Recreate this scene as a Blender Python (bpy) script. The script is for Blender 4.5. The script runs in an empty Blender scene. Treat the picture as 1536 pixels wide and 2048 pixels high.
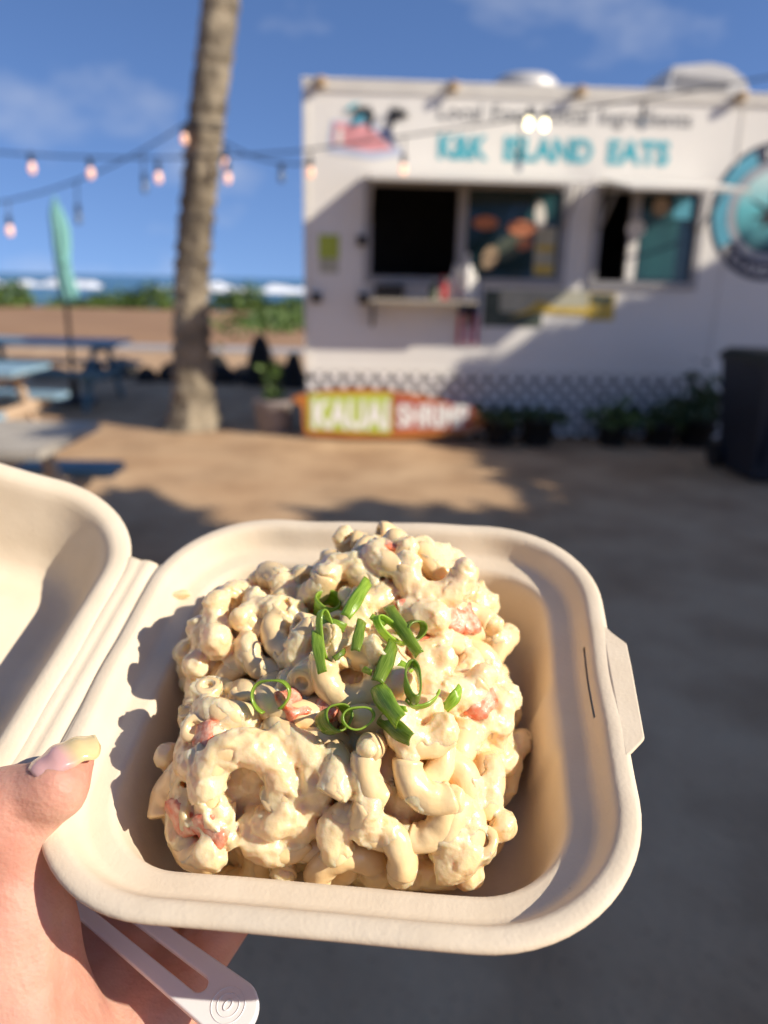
import bpy, math, random
import numpy as np
from mathutils import Matrix, Vector
from mathutils.bvhtree import BVHTree
random.seed(7); rng = np.random.default_rng(7)
scene = bpy.context.scene
COL = scene.collection

# ------------------------------------------------------------------ camera, sky, sun, exposure
PITCH, ROLL = math.radians(16.7), math.radians(1.3)
CAM = np.array([0., 0., 1.5])
_fw = np.array([0, math.cos(PITCH), -math.sin(PITCH)]); _u0 = np.array([0, math.sin(PITCH), math.cos(PITCH)]); _r0 = np.array([1., 0, 0])
_rt = math.cos(ROLL)*_r0 + math.sin(ROLL)*_u0; _up = math.cos(ROLL)*_u0 - math.sin(ROLL)*_r0
cam_d = bpy.data.cameras.new('camera'); cam = bpy.data.objects.new('camera', cam_d); COL.objects.link(cam)
cam.matrix_world = Matrix(((_rt[0], _up[0], -_fw[0], CAM[0]), (_rt[1], _up[1], -_fw[1], CAM[1]), (_rt[2], _up[2], -_fw[2], CAM[2]), (0, 0, 0, 1)))
cam_d.sensor_fit = 'VERTICAL'; cam_d.sensor_height = 36; cam_d.sensor_width = 27; cam_d.lens = 36*1540/2048
cam_d.clip_start = 0.02; cam_d.clip_end = 20000
cam_d.dof.use_dof = True; cam_d.dof.focus_distance = 0.198; cam_d.dof.aperture_fstop = 8.8; cam_d.dof.aperture_blades = 0
scene.camera = cam

SUN = np.array([-.777, .311, -.547]); SUN /= np.linalg.norm(SUN)          # direction the light travels
elev = math.asin(-SUN[2])
w = bpy.data.worlds.new('World'); scene.world = w; w.use_nodes = True
nt = w.node_tree; nt.nodes.clear()
def nn(t, ty, **k):
    n = t.nodes.new(ty)
    for a, b in k.items(): setattr(n, a, b)
    return n
sky = nn(nt, 'ShaderNodeTexSky', sky_type='NISHITA', sun_disc=False, sun_elevation=elev, sun_rotation=math.atan2(-SUN[0], -SUN[1]), air_density=1.0, dust_density=.35, ozone_density=3.0)
bg = nn(nt, 'ShaderNodeBackground'); bg.inputs[1].default_value = .106
tc = nn(nt, 'ShaderNodeTexCoord'); mp = nn(nt, 'ShaderNodeMapping'); mp.inputs[3].default_value = (1.0, 1.0, 1.9)
nz = nn(nt, 'ShaderNodeTexNoise'); nz.inputs['Scale'].default_value = 5.2; nz.inputs['Detail'].default_value = 5; nz.inputs['Roughness'].default_value = .5
mp.inputs[1].default_value = (12.0784, 12.5144, 1.3106)
rp = nn(nt, 'ShaderNodeValToRGB'); rp.color_ramp.elements[0].position = .53; rp.color_ramp.elements[1].position = .80
mx = nn(nt, 'ShaderNodeMixRGB'); mx.inputs[2].default_value = (5.2, 5.4, 6.0, 1)
mu = nn(nt, 'ShaderNodeMath', operation='MULTIPLY'); mu.inputs[1].default_value = .55
wo = nn(nt, 'ShaderNodeOutputWorld')
L = nt.links.new
sv = nn(nt, 'ShaderNodeVectorMath', operation='ADD'); sv.inputs[1].default_value = (0, 0, .22); L(tc.outputs['Generated'], sv.inputs[0]); L(sv.outputs[0], sky.inputs[0])
L(tc.outputs['Generated'], mp.inputs[0]); L(mp.outputs[0], nz.inputs[0]); L(nz.outputs[0], rp.inputs[0]); L(rp.outputs[0], mu.inputs[0])
L(mu.outputs[0], mx.inputs[0]); hsv = nn(nt, 'ShaderNodeHueSaturation'); hsv.inputs[1].default_value = 1.10; L(sky.outputs[0], hsv.inputs[4]); tn = nn(nt, 'ShaderNodeMixRGB', blend_type='MULTIPLY'); tn.inputs[0].default_value = 1; tn.inputs[2].default_value = (1.02, .97, 1.10, 1); L(hsv.outputs[0], tn.inputs[1]); L(tn.outputs[0], mx.inputs[1]); L(mx.outputs[0], bg.inputs[0]); L(bg.outputs[0], wo.inputs[0])
sd = bpy.data.lights.new('sun', 'SUN'); sd.energy = 4.6; sd.angle = math.radians(.53); sd.color = (1.0, .90, .765)
so = bpy.data.objects.new('sun', sd); COL.objects.link(so); so.rotation_euler = Vector(SUN).to_track_quat('-Z', 'Y').to_euler(); so.location = (8, -4, 9)
vs = scene.view_settings; vs.view_transform = 'Standard'; vs.look = 'None'; vs.exposure = .44; vs.gamma = 1; vs.use_curve_mapping = False
scene.render.engine = 'CYCLES'; scene.cycles.use_denoising = True; scene.cycles.max_bounces = 10; scene.cycles.diffuse_bounces = 6
scene.cycles.sample_clamp_indirect = 6.0

# ------------------------------------------------------------------ helpers
def link(o, parent=None):
    COL.objects.link(o)
    if parent is not None: o.parent = parent
    return o
def tag(o, label=None, cat=None, group=None, kind=None):
    if label: o['label'] = label
    if cat: o['category'] = cat
    if group: o['group'] = group
    if kind: o['kind'] = kind
    return o
def empty(name, loc=(0, 0, 0), rz=0., mat=None):
    o = bpy.data.objects.new(name, None); COL.objects.link(o); o.empty_display_size = .05
    if mat is not None: o.matrix_world = mat
    else: o.location = loc; o.rotation_euler = (0, 0, rz)
    return o
def mesh(name, V, Fc, mat=None, smooth=False):
    me = bpy.data.meshes.new(name); V = np.asarray(V, float)
    me.from_pydata(V.tolist(), [], [tuple(int(i) for i in f) for f in Fc]); me.update()
    if smooth: me.polygons.foreach_set('use_smooth', [True]*len(me.polygons))
    if mat is not None: me.materials.append(mat)
    return me
def mobj(name, V, Fc, mat, parent=None, smooth=False):
    return link(bpy.data.objects.new(name, mesh(name, V, Fc, mat, smooth)), parent)
def autosmooth(o, ang=40):
    me = o.data; me.polygons.foreach_set('use_smooth', [True]*len(me.polygons))
    try: me.set_sharp_from_angle(angle=math.radians(ang))
    except Exception: pass
    return o
class MB:
    def __init__(s): s.V = []; s.F = []
    def add(s, V, Fc):
        b = len(s.V); s.V += [tuple(map(float, v)) for v in V]; s.F += [tuple(int(i)+b for i in f) for f in Fc]; return s
    def box(s, x0, x1, y0, y1, z0, z1, M=None):
        V = [(x, y, z) for x in (x0, x1) for y in (y0, y1) for z in (z0, z1)]
        if M is not None: V = [tuple(M @ Vector(v)) for v in V]
        return s.add(V, [(0, 1, 3, 2), (4, 6, 7, 5), (0, 4, 5, 1), (2, 3, 7, 6), (0, 2, 6, 4), (1, 5, 7, 3)])
    def prism(s, poly, a, b, f):          # poly in 2D; f(x,y,h)->3D
        n = len(poly); V = [f(x, y, a) for x, y in poly]+[f(x, y, b) for x, y in poly]
        return s.add(V, [tuple(range(n))[::-1], tuple(range(n, 2*n))]+[(i, (i+1) % n, n+(i+1) % n, n+i) for i in range(n)])
    def tube(s, pts, rad, n=10, caps=True):
        pts = [np.asarray(p, float) for p in pts]; m = len(pts)
        rad = [rad]*m if np.isscalar(rad) else rad
        V = []; up = np.array([.123, .271, .95])
        for i in range(m):
            t = pts[min(i+1, m-1)]-pts[max(i-1, 0)]; t = t/(np.linalg.norm(t)+1e-12)
            a = np.cross(t, up); 
            if np.linalg.norm(a) < 1e-3: a = np.cross(t, [1, 0, 0])
            a /= np.linalg.norm(a); b = np.cross(t, a); up = np.cross(a, t) if False else up
            for k in range(n):
                th = 2*math.pi*k/n; V.append(pts[i]+rad[i]*(math.cos(th)*a+math.sin(th)*b))
        F = [(i*n+k, i*n+(k+1) % n, (i+1)*n+(k+1) % n, (i+1)*n+k) for i in range(m-1) for k in range(n)]
        if caps: F += [tuple(range(n))[::-1], tuple(range((m-1)*n, m*n))]
        return s.add(V, F)
    def lathe(s, prof, c=(0, 0, 0), n=24):
        V = []; 
        for r, z in prof:
            for k in range(n): th = 2*math.pi*k/n; V.append((c[0]+r*math.cos(th), c[1]+r*math.sin(th), c[2]+z))
        m = len(prof)
        F = [(i*n+k, i*n+(k+1) % n, (i+1)*n+(k+1) % n, (i+1)*n+k) for i in range(m-1) for k in range(n)]
        F += [tuple(range(n))[::-1], tuple(range((m-1)*n, m*n))]
        return s.add(V, F)
    def obj(s, name, mat, parent=None, smooth=False):
        o = mobj(name, s.V, s.F, mat, parent, smooth)
        return autosmooth(o) if smooth == 'auto' else o

def mat(name, col, rough=.6, var=.0, vscale=8., bump=0., bscale=60., metal=0., sss=0., sssr=(1, .5, .3), sss_scale=.003, col2=None, emis=None, es=0., spec=.5, coat=0., trans=0., detail=4, obj_coords=True, bdist=.01):
    m = bpy.data.materials.new(name); m.use_nodes = True; t = m.node_tree; p = t.nodes['Principled BSDF']; l = t.links.new
    p.inputs['Roughness'].default_value = rough; p.inputs['Metallic'].default_value = metal
    p.inputs['Specular IOR Level'].default_value = spec
    p.inputs['Base Color'].default_value = (*col, 1)
    if coat: p.inputs['Coat Weight'].default_value = coat; p.inputs['Coat Roughness'].default_value = .12
    if trans: p.inputs['Transmission Weight'].default_value = trans
    if sss:
        p.inputs['Subsurface Weight'].default_value = sss; p.inputs['Subsurface Radius'].default_value = sssr; p.inputs['Subsurface Scale'].default_value = sss_scale
    if emis: p.inputs['Emission Color'].default_value = (*emis, 1); p.inputs['Emission Strength'].default_value = es
    c = nn(t, 'ShaderNodeTexCoord')
    if var or col2:
        n = nn(t, 'ShaderNodeTexNoise'); n.inputs['Scale'].default_value = vscale; n.inputs['Detail'].default_value = detail
        l(c.outputs['Object' if obj_coords else 'Generated'], n.inputs[0])
        r = nn(t, 'ShaderNodeValToRGB'); r.color_ramp.elements[0].position = .32; r.color_ramp.elements[1].position = .68
        c2 = col2 or tuple(min(1, x*(1+var)) for x in col); c1 = col if col2 else tuple(x*(1-var) for x in col)
        r.color_ramp.elements[0].color = (*c1, 1); r.color_ramp.elements[1].color = (*c2, 1)
        l(n.outputs[0], r.inputs[0]); l(r.outputs[0], p.inputs['Base Color'])
    if bump:
        n = nn(t, 'ShaderNodeTexNoise'); n.inputs['Scale'].default_value = bscale; n.inputs['Detail'].default_value = 5
        l(c.outputs['Object'], n.inputs[0]); b = nn(t, 'ShaderNodeBump'); b.inputs['Strength'].default_value = bump; b.inputs['Distance'].default_value = bdist
        l(n.outputs[0], b.inputs['Height']); l(b.outputs[0], p.inputs['Normal'])
    return m

# ------------------------------------------------------------------ materials
M = {}
M['ground'] = mat('dirt', (.44, .275, .145), .95, col2=(.55, .375, .215), vscale=1.3, bump=.7, bscale=28, bdist=.02, detail=8)
def ground_mat():
    m = M['ground']; t = m.node_tree; p = t.nodes['Principled BSDF']; l = t.links.new; src = p.inputs['Base Color'].links[0].from_socket
    c = nn(t, 'ShaderNodeTexCoord'); n = nn(t, 'ShaderNodeTexNoise'); n.inputs['Scale'].default_value = 2.1; n.inputs['Detail'].default_value = 6; l(c.outputs['Object'], n.inputs[0])
    r = nn(t, 'ShaderNodeValToRGB'); r.color_ramp.elements[0].position = .38; r.color_ramp.elements[1].position = .56; r.color_ramp.elements[0].color = (.80, .77, .74, 1); r.color_ramp.elements[1].color = (1, 1, 1, 1); l(n.outputs[0], r.inputs[0])
    v = nn(t, 'ShaderNodeTexVoronoi'); v.inputs['Scale'].default_value = 22; l(c.outputs['Object'], v.inputs[0]); r2 = nn(t, 'ShaderNodeValToRGB'); r2.color_ramp.elements[0].position = .08; r2.color_ramp.elements[1].position = .16; r2.color_ramp.elements[0].color = (.55, .5, .45, 1); r2.color_ramp.elements[1].color = (1, 1, 1, 1); l(v.outputs['Distance'], r2.inputs[0])
    a = nn(t, 'ShaderNodeMixRGB', blend_type='MULTIPLY'); a.inputs[0].default_value = 1; l(src, a.inputs[1]); l(r.outputs[0], a.inputs[2]); b_ = nn(t, 'ShaderNodeMixRGB', blend_type='MULTIPLY'); b_.inputs[0].default_value = .7; l(a.outputs[0], b_.inputs[1]); l(r2.outputs[0], b_.inputs[2]); l(b_.outputs[0], p.inputs['Base Color'])
ground_mat()
M['field'] = mat('brown sand', (.28, .155, .075), .95, col2=(.35, .205, .105), vscale=.35, bump=.3, bscale=6)
M['path'] = mat('concrete', (.36, .35, .35), .9, var=.12, vscale=2)
M['sea'] = mat('sea', (.02, .10, .13), .22, col2=(.03, .15, .17), vscale=.02, bump=.6, bscale=.6, bdist=.3)
M['foam'] = mat('foam', (.8, .82, .84), .9, var=.08, vscale=.3, bump=.4, bscale=.8, bdist=.5)
M['leaf'] = mat('leaf', (.05, .10, .018), .5, col2=(.12, .19, .035), vscale=1.2)
M['leaf_dark'] = mat('dark leaf', (.03, .06, .015), .5, col2=(.06, .11, .03), vscale=2)
M['trunk'] = mat('palm bark', (.10, .08, .055), .95, col2=(.36, .30, .21), vscale=4.5, bump=1, bscale=11, bdist=.05, detail=7)
M['white'] = mat('white paint', (.81, .785, .72), .42, var=.02, vscale=2)
M['trim'] = mat('cream trim', (.72, .69, .62), .5, var=.05, vscale=5)
M['alu'] = mat('aluminium', (.35, .34, .33), .45, metal=.4, var=.06, vscale=5)
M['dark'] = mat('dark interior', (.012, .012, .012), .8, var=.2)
M['lattice'] = mat('lattice white', (.82, .80, .76), .6, var=.06, vscale=6)
M['teal'] = mat('teal lettering', (.07, .42, .50), .5, var=.08, vscale=9)
M['greytext'] = mat('grey lettering', (.30, .30, .29), .5, var=.05)
M['navy'] = mat('navy print', (.03, .04, .075), .5, var=.1)
M['ringblue'] = mat('blue print', (.09, .36, .48), .5, var=.12, vscale=6)
M['grey'] = mat('grey print', (.36, .38, .41), .5, var=.06)
M['black'] = mat('black', (.012, .012, .014), .5, var=.2)
M['red'] = mat('red', (.55, .05, .05), .5, var=.1)
M['pink'] = mat('pink print', (.72, .32, .33), .5, var=.25, vscale=9)
M['flagblue'] = mat('flag blue', (.03, .05, .16), .7, var=.1)
M['flagred'] = mat('flag red', (.5, .04, .08), .7, var=.1)
M['flagwhite'] = mat('flag white', (.7, .68, .68), .7, var=.05)
M['paleblue'] = mat('pale blue print', (.55, .6, .72), .5, var=.06)
M['bannerdark'] = mat('dark green print', (.04, .06, .045), .6, col2=(.09, .11, .08), vscale=7)
M['yellow'] = mat('yellow print', (.55, .38, .05), .6, col2=(.7, .52, .12), vscale=14)
M['olive'] = mat('pale print', (.45, .44, .33), .6, var=.15, vscale=12)
M['limegreen'] = mat('lime print', (.42, .50, .06), .6, var=.1, vscale=9)
M['orange'] = mat('orange board', (.55, .20, .035), .4, col2=(.42, .13, .02), vscale=5)
M['brickred'] = mat('brick red print', (.42, .09, .055), .5, var=.12)
M['offwhite'] = mat('lettering white', (.8, .78, .72), .5, var=.03)
M['bin'] = mat('navy plastic', (.012, .016, .026), .45, var=.15, bump=.1, bscale=80)
M['binlid'] = mat('black plastic', (.008, .008, .009), .4, var=.2)
M['wood'] = mat('weathered wood', (.36, .32, .26), .85, col2=(.44, .40, .33), vscale=7, bump=.3, bscale=30)
M['tan'] = mat('raw wood', (.45, .32, .21), .85, col2=(.52, .39, .27), vscale=8, bump=.3, bscale=30)
M['bluewood'] = mat('blue painted wood', (.20, .33, .42), .6, col2=(.26, .40, .48), vscale=6)
M['tealwood'] = mat('teal painted wood', (.07, .16, .20), .55, col2=(.10, .21, .25), vscale=6)
M['umbrella'] = mat('aqua canvas', (.19, .43, .40), .85, var=.08, vscale=5, bump=.2, bscale=20)
M['pole'] = mat('pole', (.05, .045, .04), .4, metal=.6, var=.1)
M['wire'] = mat('wire', (.015, .02, .03), .5, var=.1)
M['bulb'] = mat('lit bulb', (.9, .6, .45), .15, emis=(1.0, .42, .20), es=.7, var=.02)
M['bulbw'] = mat('bright bulb', (.9, .85, .6), .15, emis=(1.0, .86, .50), es=4, var=.02)
M['bulboff'] = mat('unlit bulb', (.25, .32, .40), .08, var=.05, trans=.5)
M['rock'] = mat('dark lava rock', (.018, .017, .016), .9, var=.3, vscale=6, bump=.8, bscale=9, bdist=.05)
M['pot'] = mat('black pot', (.012, .011, .01), .6, var=.2)
M['planter'] = mat('grey planter', (.26, .22, .2), .9, var=.15, vscale=6, bump=.3, bscale=20)
M['glass'] = mat('window glass', (.012, .03, .035), .06, var=.1, spec=.6)
M['vent'] = mat('galvanised', (.55, .54, .52), .5, metal=.25, var=.06, vscale=4)
M['skin_o'] = mat('reflected skin', (.55, .20, .10), .6, var=.15, vscale=9)
M['tealdark'] = mat('dark teal reflection', (.012, .075, .09), .4, col2=(.02, .11, .12), vscale=4)
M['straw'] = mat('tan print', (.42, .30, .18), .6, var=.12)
M['bark2'] = mat('grey bark', (.16, .13, .10), .95, var=.25, vscale=5, bump=.6, bscale=12)
M['roof'] = mat('roof sheet', (.25, .24, .22), .6, var=.1)

# ================================================================== THE SETTING
def gxy(px, py, z=0.):
    d = _rt*(px-768)/1540 - _up*(py-1024)/1540 + _fw; t = (z-CAM[2])/d[2]; return CAM + t*d
# ground: one sheet, finely cut near the camera, falling to the shore beyond 46 m
xs = np.r_[np.linspace(-400, -14, 12), np.linspace(-12, 12, 97), np.linspace(14, 400, 12)]
ys = np.r_[np.linspace(-60, -3, 12), np.linspace(-2, 14, 65), np.linspace(15, 36, 15), np.array([37, 38, 40, 43, 46, 50, 60, 80, 200])]
X, Y = np.meshgrid(xs, ys); Z = .018*np.sin(X*1.7+.4*np.sin(Y*1.1))*np.sin(Y*1.3+.8)+.010*np.sin(X*4.1+Y*2.2)*np.sin(Y*3.3-X)
Z = np.where((np.abs(X) < 12) & (Y < 14) & (Y > -2), Z, 0); Z -= np.clip((Y-37)/8, 0, 1)*2.6+np.clip(Y-60, 0, 200)*.03
n0, n1 = X.shape
F = [(j*n1+i, j*n1+i+1, (j+1)*n1+i+1, (j+1)*n1+i) for j in range(n0-1) for i in range(n1-1)]
tag(mobj('ground', np.c_[X.ravel(), Y.ravel(), Z.ravel()], F, M['ground'], smooth=True), kind='structure')
# brown sand field behind the tables, gently rolling
xs = np.linspace(-90, 60, 61); ys = np.linspace(17.4, 36.4, 30); X, Y = np.meshgrid(xs, ys)
Z = .05+.10*np.sin(X*.33+Y*.21)*np.sin(Y*.35)+.05*np.sin(X*.9+1)*np.sin(Y*.8)
edge = np.clip(np.minimum((Y-17.4)/1.5, (36.4-Y)/1.5), 0, 1); Z = .012*1 + (Z*.35+.03)*edge
n0, n1 = X.shape
F = [(j*n1+i, j*n1+i+1, (j+1)*n1+i+1, (j+1)*n1+i) for j in range(n0-1) for i in range(n1-1)]
tag(mobj('field', np.c_[X.ravel(), Y.ravel(), Z.ravel()], F, M['field'], smooth=True), kind='structure')
b = MB(); b.box(-40, 12, 16.15, 17.05, -.05, .07); tag(b.obj('path', M['path']), kind='structure')
# sea
xs = np.r_[-6000, -2000, -700, np.linspace(-300, 300, 41), 700, 2000, 6000]; ys = np.r_[np.linspace(38, 220, 54), 300, 500, 900, 2000, 5000, 12000]
X, Y = np.meshgrid(xs, ys); Z = -1.5+.10*np.sin(Y*.6+X*.05)*np.sin(X*.11); n0, n1 = X.shape
F = [(j*n1+i, j*n1+i+1, (j+1)*n1+i+1, (j+1)*n1+i) for j in range(n0-1) for i in range(n1-1)]
tag(mobj('sea', np.c_[X.ravel(), Y.ravel(), Z.ravel()], F, M['sea'], smooth=True), kind='structure')
def breaker(x0, x1, y, h, label):
    n = int((x1-x0)/1.2)+2; V = []; F = []; k = 7
    for i in range(n):
        s = i/(n-1); x = x0+(x1-x0)*s; env = math.sin(math.pi*min(max(s, .02), .98))**.35
        hh = h*env*(.65+.35*math.sin(x*.23)+.22*math.sin(x*.71+1)+rng.uniform(-.1, .1)); yy = y+1.6*math.sin(x*.05)
        for j in range(k):
            a = j/(k-1); V.append((x, yy-2.2+a*5.5, -1.62+max(.05, hh)*math.sin(math.pi*a)**.7+rng.uniform(-.06, .06)))
    for i in range(n-1):
        for j in range(k-1): F.append((i*k+j, (i+1)*k+j, (i+1)*k+j+1, i*k+j+1))
    tag(mobj('breaking_wave', V, F, M['foam'], smooth=True), label, 'wave', 'waves breaking on the reef', 'thing')
breaker(-118, -68, 190, 2.5, 'wide white breaker on the sea behind the closed aqua umbrella')
breaker(-62, -24, 205, 1.7, 'low white breaker on the sea just beside the palm trunk')
breaker(-46, -16, 180, 1.9, 'white breaker between the palm trunk and the food truck corner')
breaker(-10, 40, 195, 1.6, 'white breaker hidden mostly behind the food truck')

def leaves(n, fn, size, seed=0, up=.35):
    r = np.random.default_rng(seed); V = []; F = []
    for i in range(n):
        p = np.array(fn(r)); a = r.normal(size=3); a[2] += up; a /= np.linalg.norm(a); u = np.cross(a, r.normal(size=3)); u /= np.linalg.norm(u); v = np.cross(a, u)
        s = size*r.uniform(.6, 1.3); b = len(V)
        V += [p-u*s, p+v*s*.45+a*s*.1, p+u*s, p-v*s*.45+a*s*.1]; F.append((b, b+1, b+2, b+3))
    return V, F
def blob(c, rad, hollow=.55):
    def f(r):
        d = r.normal(size=3); d /= np.linalg.norm(d); d[2] = abs(d[2]) if r.random() < .75 else d[2]
        q = r.uniform(hollow, 1.0)*(1+.22*math.sin(d[0]*5+c[0])+.2*math.sin(d[1]*6+d[2]*4+c[1]))
        return (c[0]+d[0]*rad[0]*q, c[1]+d[1]*rad[1]*q, max(.02, c[2]+d[2]*rad[2]*q))
    return f
def bush(c, rad, label, n=900, size=.16, seed=0, m='leaf'):
    c = (c[0]*.8, c[1]*.8, c[2]); rad = tuple(q*.8 for q in rad); size *= .8
    o = empty('bush', (c[0], c[1], 0)); tag(o, label, 'bush', 'low green bushes along the shore')
    V, F = leaves(n, blob((0, 0, c[2]), rad), size, seed); mobj('foliage', V, F, M[m], o)
    st = MB()
    for k in range(5):
        a = k*1.3; st.tube([(0.1*math.cos(a), .1*math.sin(a), -.1), (rad[0]*.4*math.cos(a), rad[1]*.4*math.sin(a), rad[2]*.7)], [.05, .02], 6)
    st.obj('stem', M['bark2'], o)
bush((-21.6, 44.5, .1), (2.2, 1.6, 1.25), 'rounded dark green bush at the left edge of the sand field', 900, .2, 1)
bush((-17.2, 46.6, .0), (2.6, 1.2, .65), 'low bright green bush between the umbrella and the palm trunk', 900, .2, 2)
bush((-14.2, 46.4, .1), (2.5, 1.5, 1.15), 'taller dark green bush just left of the palm trunk', 1000, .2, 3)
bush((-8.6, 45.6, .1), (2.1, 1.6, 1.35), 'rounded green bush right of the palm trunk by the sea', 900, .2, 4)
bush((-5.9, 45.2, .0), (2.4, 1.2, .8), 'low green bush behind the corner of the food truck', 900, .2, 5)
o = empty('bush', (-3.6, 28.5, 0)); tag(o, 'patch of tall light green grass beside the food truck corner', 'bush', 'low green bushes along the shore')
V, F = leaves(2600, lambda r: (r.normal()*.8+.1, r.normal()*2.8, abs(r.normal())*.13+.05), .14, 9, up=-.2); mobj('foliage', V, F, M['leaf'], o)

# ------------------------------------------------------------------ palm tree with its trunk in view
pt = empty('palm_tree', (-2.0, 7.9, 0)); tag(pt, 'leaning palm tree with rough grey-brown trunk in sandy yard', 'palm tree')
cz = [0, .12, .285, .5, .79, 1.47, 2.2, 2.855, 3.87, 5.2, 6.8, 8.2]; cx = [-.02, -.01, .006, .012, .018, .055, .154, .248, .426, .66, .95, 1.2]; cr = [.37, .295, .235, .205, .185, .17, .165, .168, .163, .155, .14, .13]
zz = np.linspace(0, 8.2, 180); V = []; F = []; n = 40
for i, z in enumerate(zz):
    x0 = np.interp(z, cz, cx); r0 = np.interp(z, cz, cr); ring = .010*math.sin(z*46)+.006*math.sin(z*31+1)
    for k in range(n):
        th = 2*math.pi*k/n; rr = r0*(1+.045*math.sin(3*th+z*2.1)+.03*math.sin(7*th-z*5)+.05*max(0, .5-z)*math.sin(9*th+z*9)) + ring*(1+.6*math.sin(th*2+z)) + rng.uniform(-.004, .004)
        V.append((x0+rr*math.cos(th), rr*math.sin(th), z-.04))
for i in range(len(zz)-1):
    for k in range(n): F.append((i*n+k, i*n+(k+1) % n, (i+1)*n+(k+1) % n, (i+1)*n+k))
mobj('trunk', V, F, M['trunk'], pt, True)
V = []; F = []
for k in range(16):
    a = k*2.399; el = .9-.09*k; Lf = 3.0
    for j in range(26):
        s = j/25; q = np.array([1.2+math.cos(a)*math.cos(el)*Lf*s, math.sin(a)*math.cos(el)*Lf*s, 8.15+math.sin(el)*Lf*s-1.3*s*s])
        d = np.array([-math.sin(a), math.cos(a), 0])
        for sg in (-1, 1):
            ln = .55*math.sin(math.pi*(.08+.86*s)); tip = q+sg*d*ln+np.array([math.cos(a)*.25, math.sin(a)*.25, -.25*ln-.1]); wv = np.array([math.cos(a), math.sin(a), 0])*.03
            b = len(V); V += [q-wv, q+wv, tip]; F.append((b, b+1, b+2))
mobj('crown', V, F, M['leaf'], pt)
b = MB()
for z, x in ((2.86, .248), (2.9, .252)):
    rr = .178; b.tube([(x+rr*math.cos(t), rr*math.sin(t), z-.04+.02*math.sin(t)) for t in np.linspace(0, 2*math.pi, 30)], .006, 6)
b.obj('wire_wrap', M['wire'], pt)

# ------------------------------------------------------------------ unseen shade trees off to the right, between the yard and the sun
def unseen_shade_tree(name, base, clumps, label, seed):
    o = empty(name, (base[0], base[1], 0)); tag(o, label, 'tree')
    t = MB(); top = np.mean([c[0] for c in clumps], axis=0)-np.array([base[0], base[1], 0])
    t.tube([(0, 0, -.1), (.1, .05, 1.2), (top[0]*.3, top[1]*.3, 2.6)], [.38, .3, .24], 14)
    for c, r, k in clumps:
        q = np.array(c)-np.array([base[0], base[1], 0]); t.tube([(top[0]*.28, top[1]*.28, 2.5), q*.6+np.array([0, 0, .9]), q], [.16, .1, .03], 8)
    t.obj('trunk', M['bark2'], o, True)
    V = []; F = []
    for i, (c, r, k) in enumerate(clumps):
        q = np.array(c)-np.array([base[0], base[1], 0]); v, f = leaves(k, blob(q, r, .1), .24, seed+i, up=1.2); bb = len(V); V += v; F += [tuple(x+bb for x in y) for y in f]
    mobj('crown', V, F, M['leaf_dark'], o)
HS = 1.0/(-SUN[2])
def over(gx, gy, gz, h):      # the point at height h that shades (gx,gy,gz)
    t = (h-gz)*HS; return (gx-SUN[0]*t, gy-SUN[1]*t, h)
cl = []
for gx, gy, r in ((.9, 1.6, 1.25), (.4, 2.9, 1.2), (1.9, 2.2, 1.3), (-.6, 3.55, .9), (1.3, 3.8, 1.35), (2.8, 3.3, 1.4), (-1.7, 4.35, .8), (.6, 4.05, .9), (2.2, 4.6, 1.0), (3.8, 4.2, 1.3), (-.2, 2.6, .7), (.2, 1.3, .8), (1.6, .6, 1.3)):
    cl.append((over(gx, gy, 0, 5.6+.5*math.sin(gx*3+gy)), (r, r*.95, .42), 620))
unseen_shade_tree('unseen_shade_tree', (11.0, -1.2), cl, 'broad leafy tree standing beyond the right edge, shading the yard', 40)
cl = []
for gx, gy, gz, r in ((2.1, 6.0, 0, 1.0), (2.9, 6.0, 0, 1.0), (4.2, 6.0, 0, 1.2), (1.9, 7.4, .2, 1.0), (3.0, 7.6, .3, 1.0), (4.0, 7.6, .5, 1.1), (4.8, 7.6, 1.0, 1.0), (3.3, 5.1, 0, .9), (5.6, 6.4, 0.2, 1.3)):
    cl.append((over(gx, gy, gz, 5.2+.4*math.sin(gx*2+gy)), (r, r*.95, .4), 560))
for u_, z_ in ((2.0, .42), (2.55, .55), (3.1, .80), (3.6, 1.05), (4.1, 1.30), (4.6, 1.55), (3.0, .35), (3.8, .6), (4.5, .9), (5.2, 1.4)):  # unseen crown clumps set along sun rays to cast the truck's slanting shade
    cl.append((over(-.79+u_, 7.58+.052*u_, z_, 5.6), (.55, .14, .28), 240))
unseen_shade_tree('unseen_shade_tree', (11.2, 4.2), cl, 'unseen second leafy tree beyond the right edge, crown shaped to shade the truck side', 80)
for i_, (x_, y_) in enumerate(((-9.5, -6.5), (-3.5, -9.0), (3.5, -10.5))):      # unseen trees added behind the viewer to block sky light
    unseen_shade_tree('unseen_shade_tree', (x_, y_), [((x_+dx, y_+dy, z_), (2.2, 1.8, 1.6), 420) for dx, dy, z_ in ((-2.2, 0, 4.2), (0, .5, 4.0), (2.2, -.3, 4.3), (-1.2, .3, 6.4), (1.2, 0, 6.6), (-2, .6, 1.9), (.2, .8, 1.7), (2.1, .4, 1.9))], ('unseen leafy tree added behind the viewer to block sky light, on the table side', 'unseen leafy tree added straight behind the viewer to block sky light', 'unseen leafy tree added behind the viewer to block sky light, on the sunny side')[i_], 120+20*i_)

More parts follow.
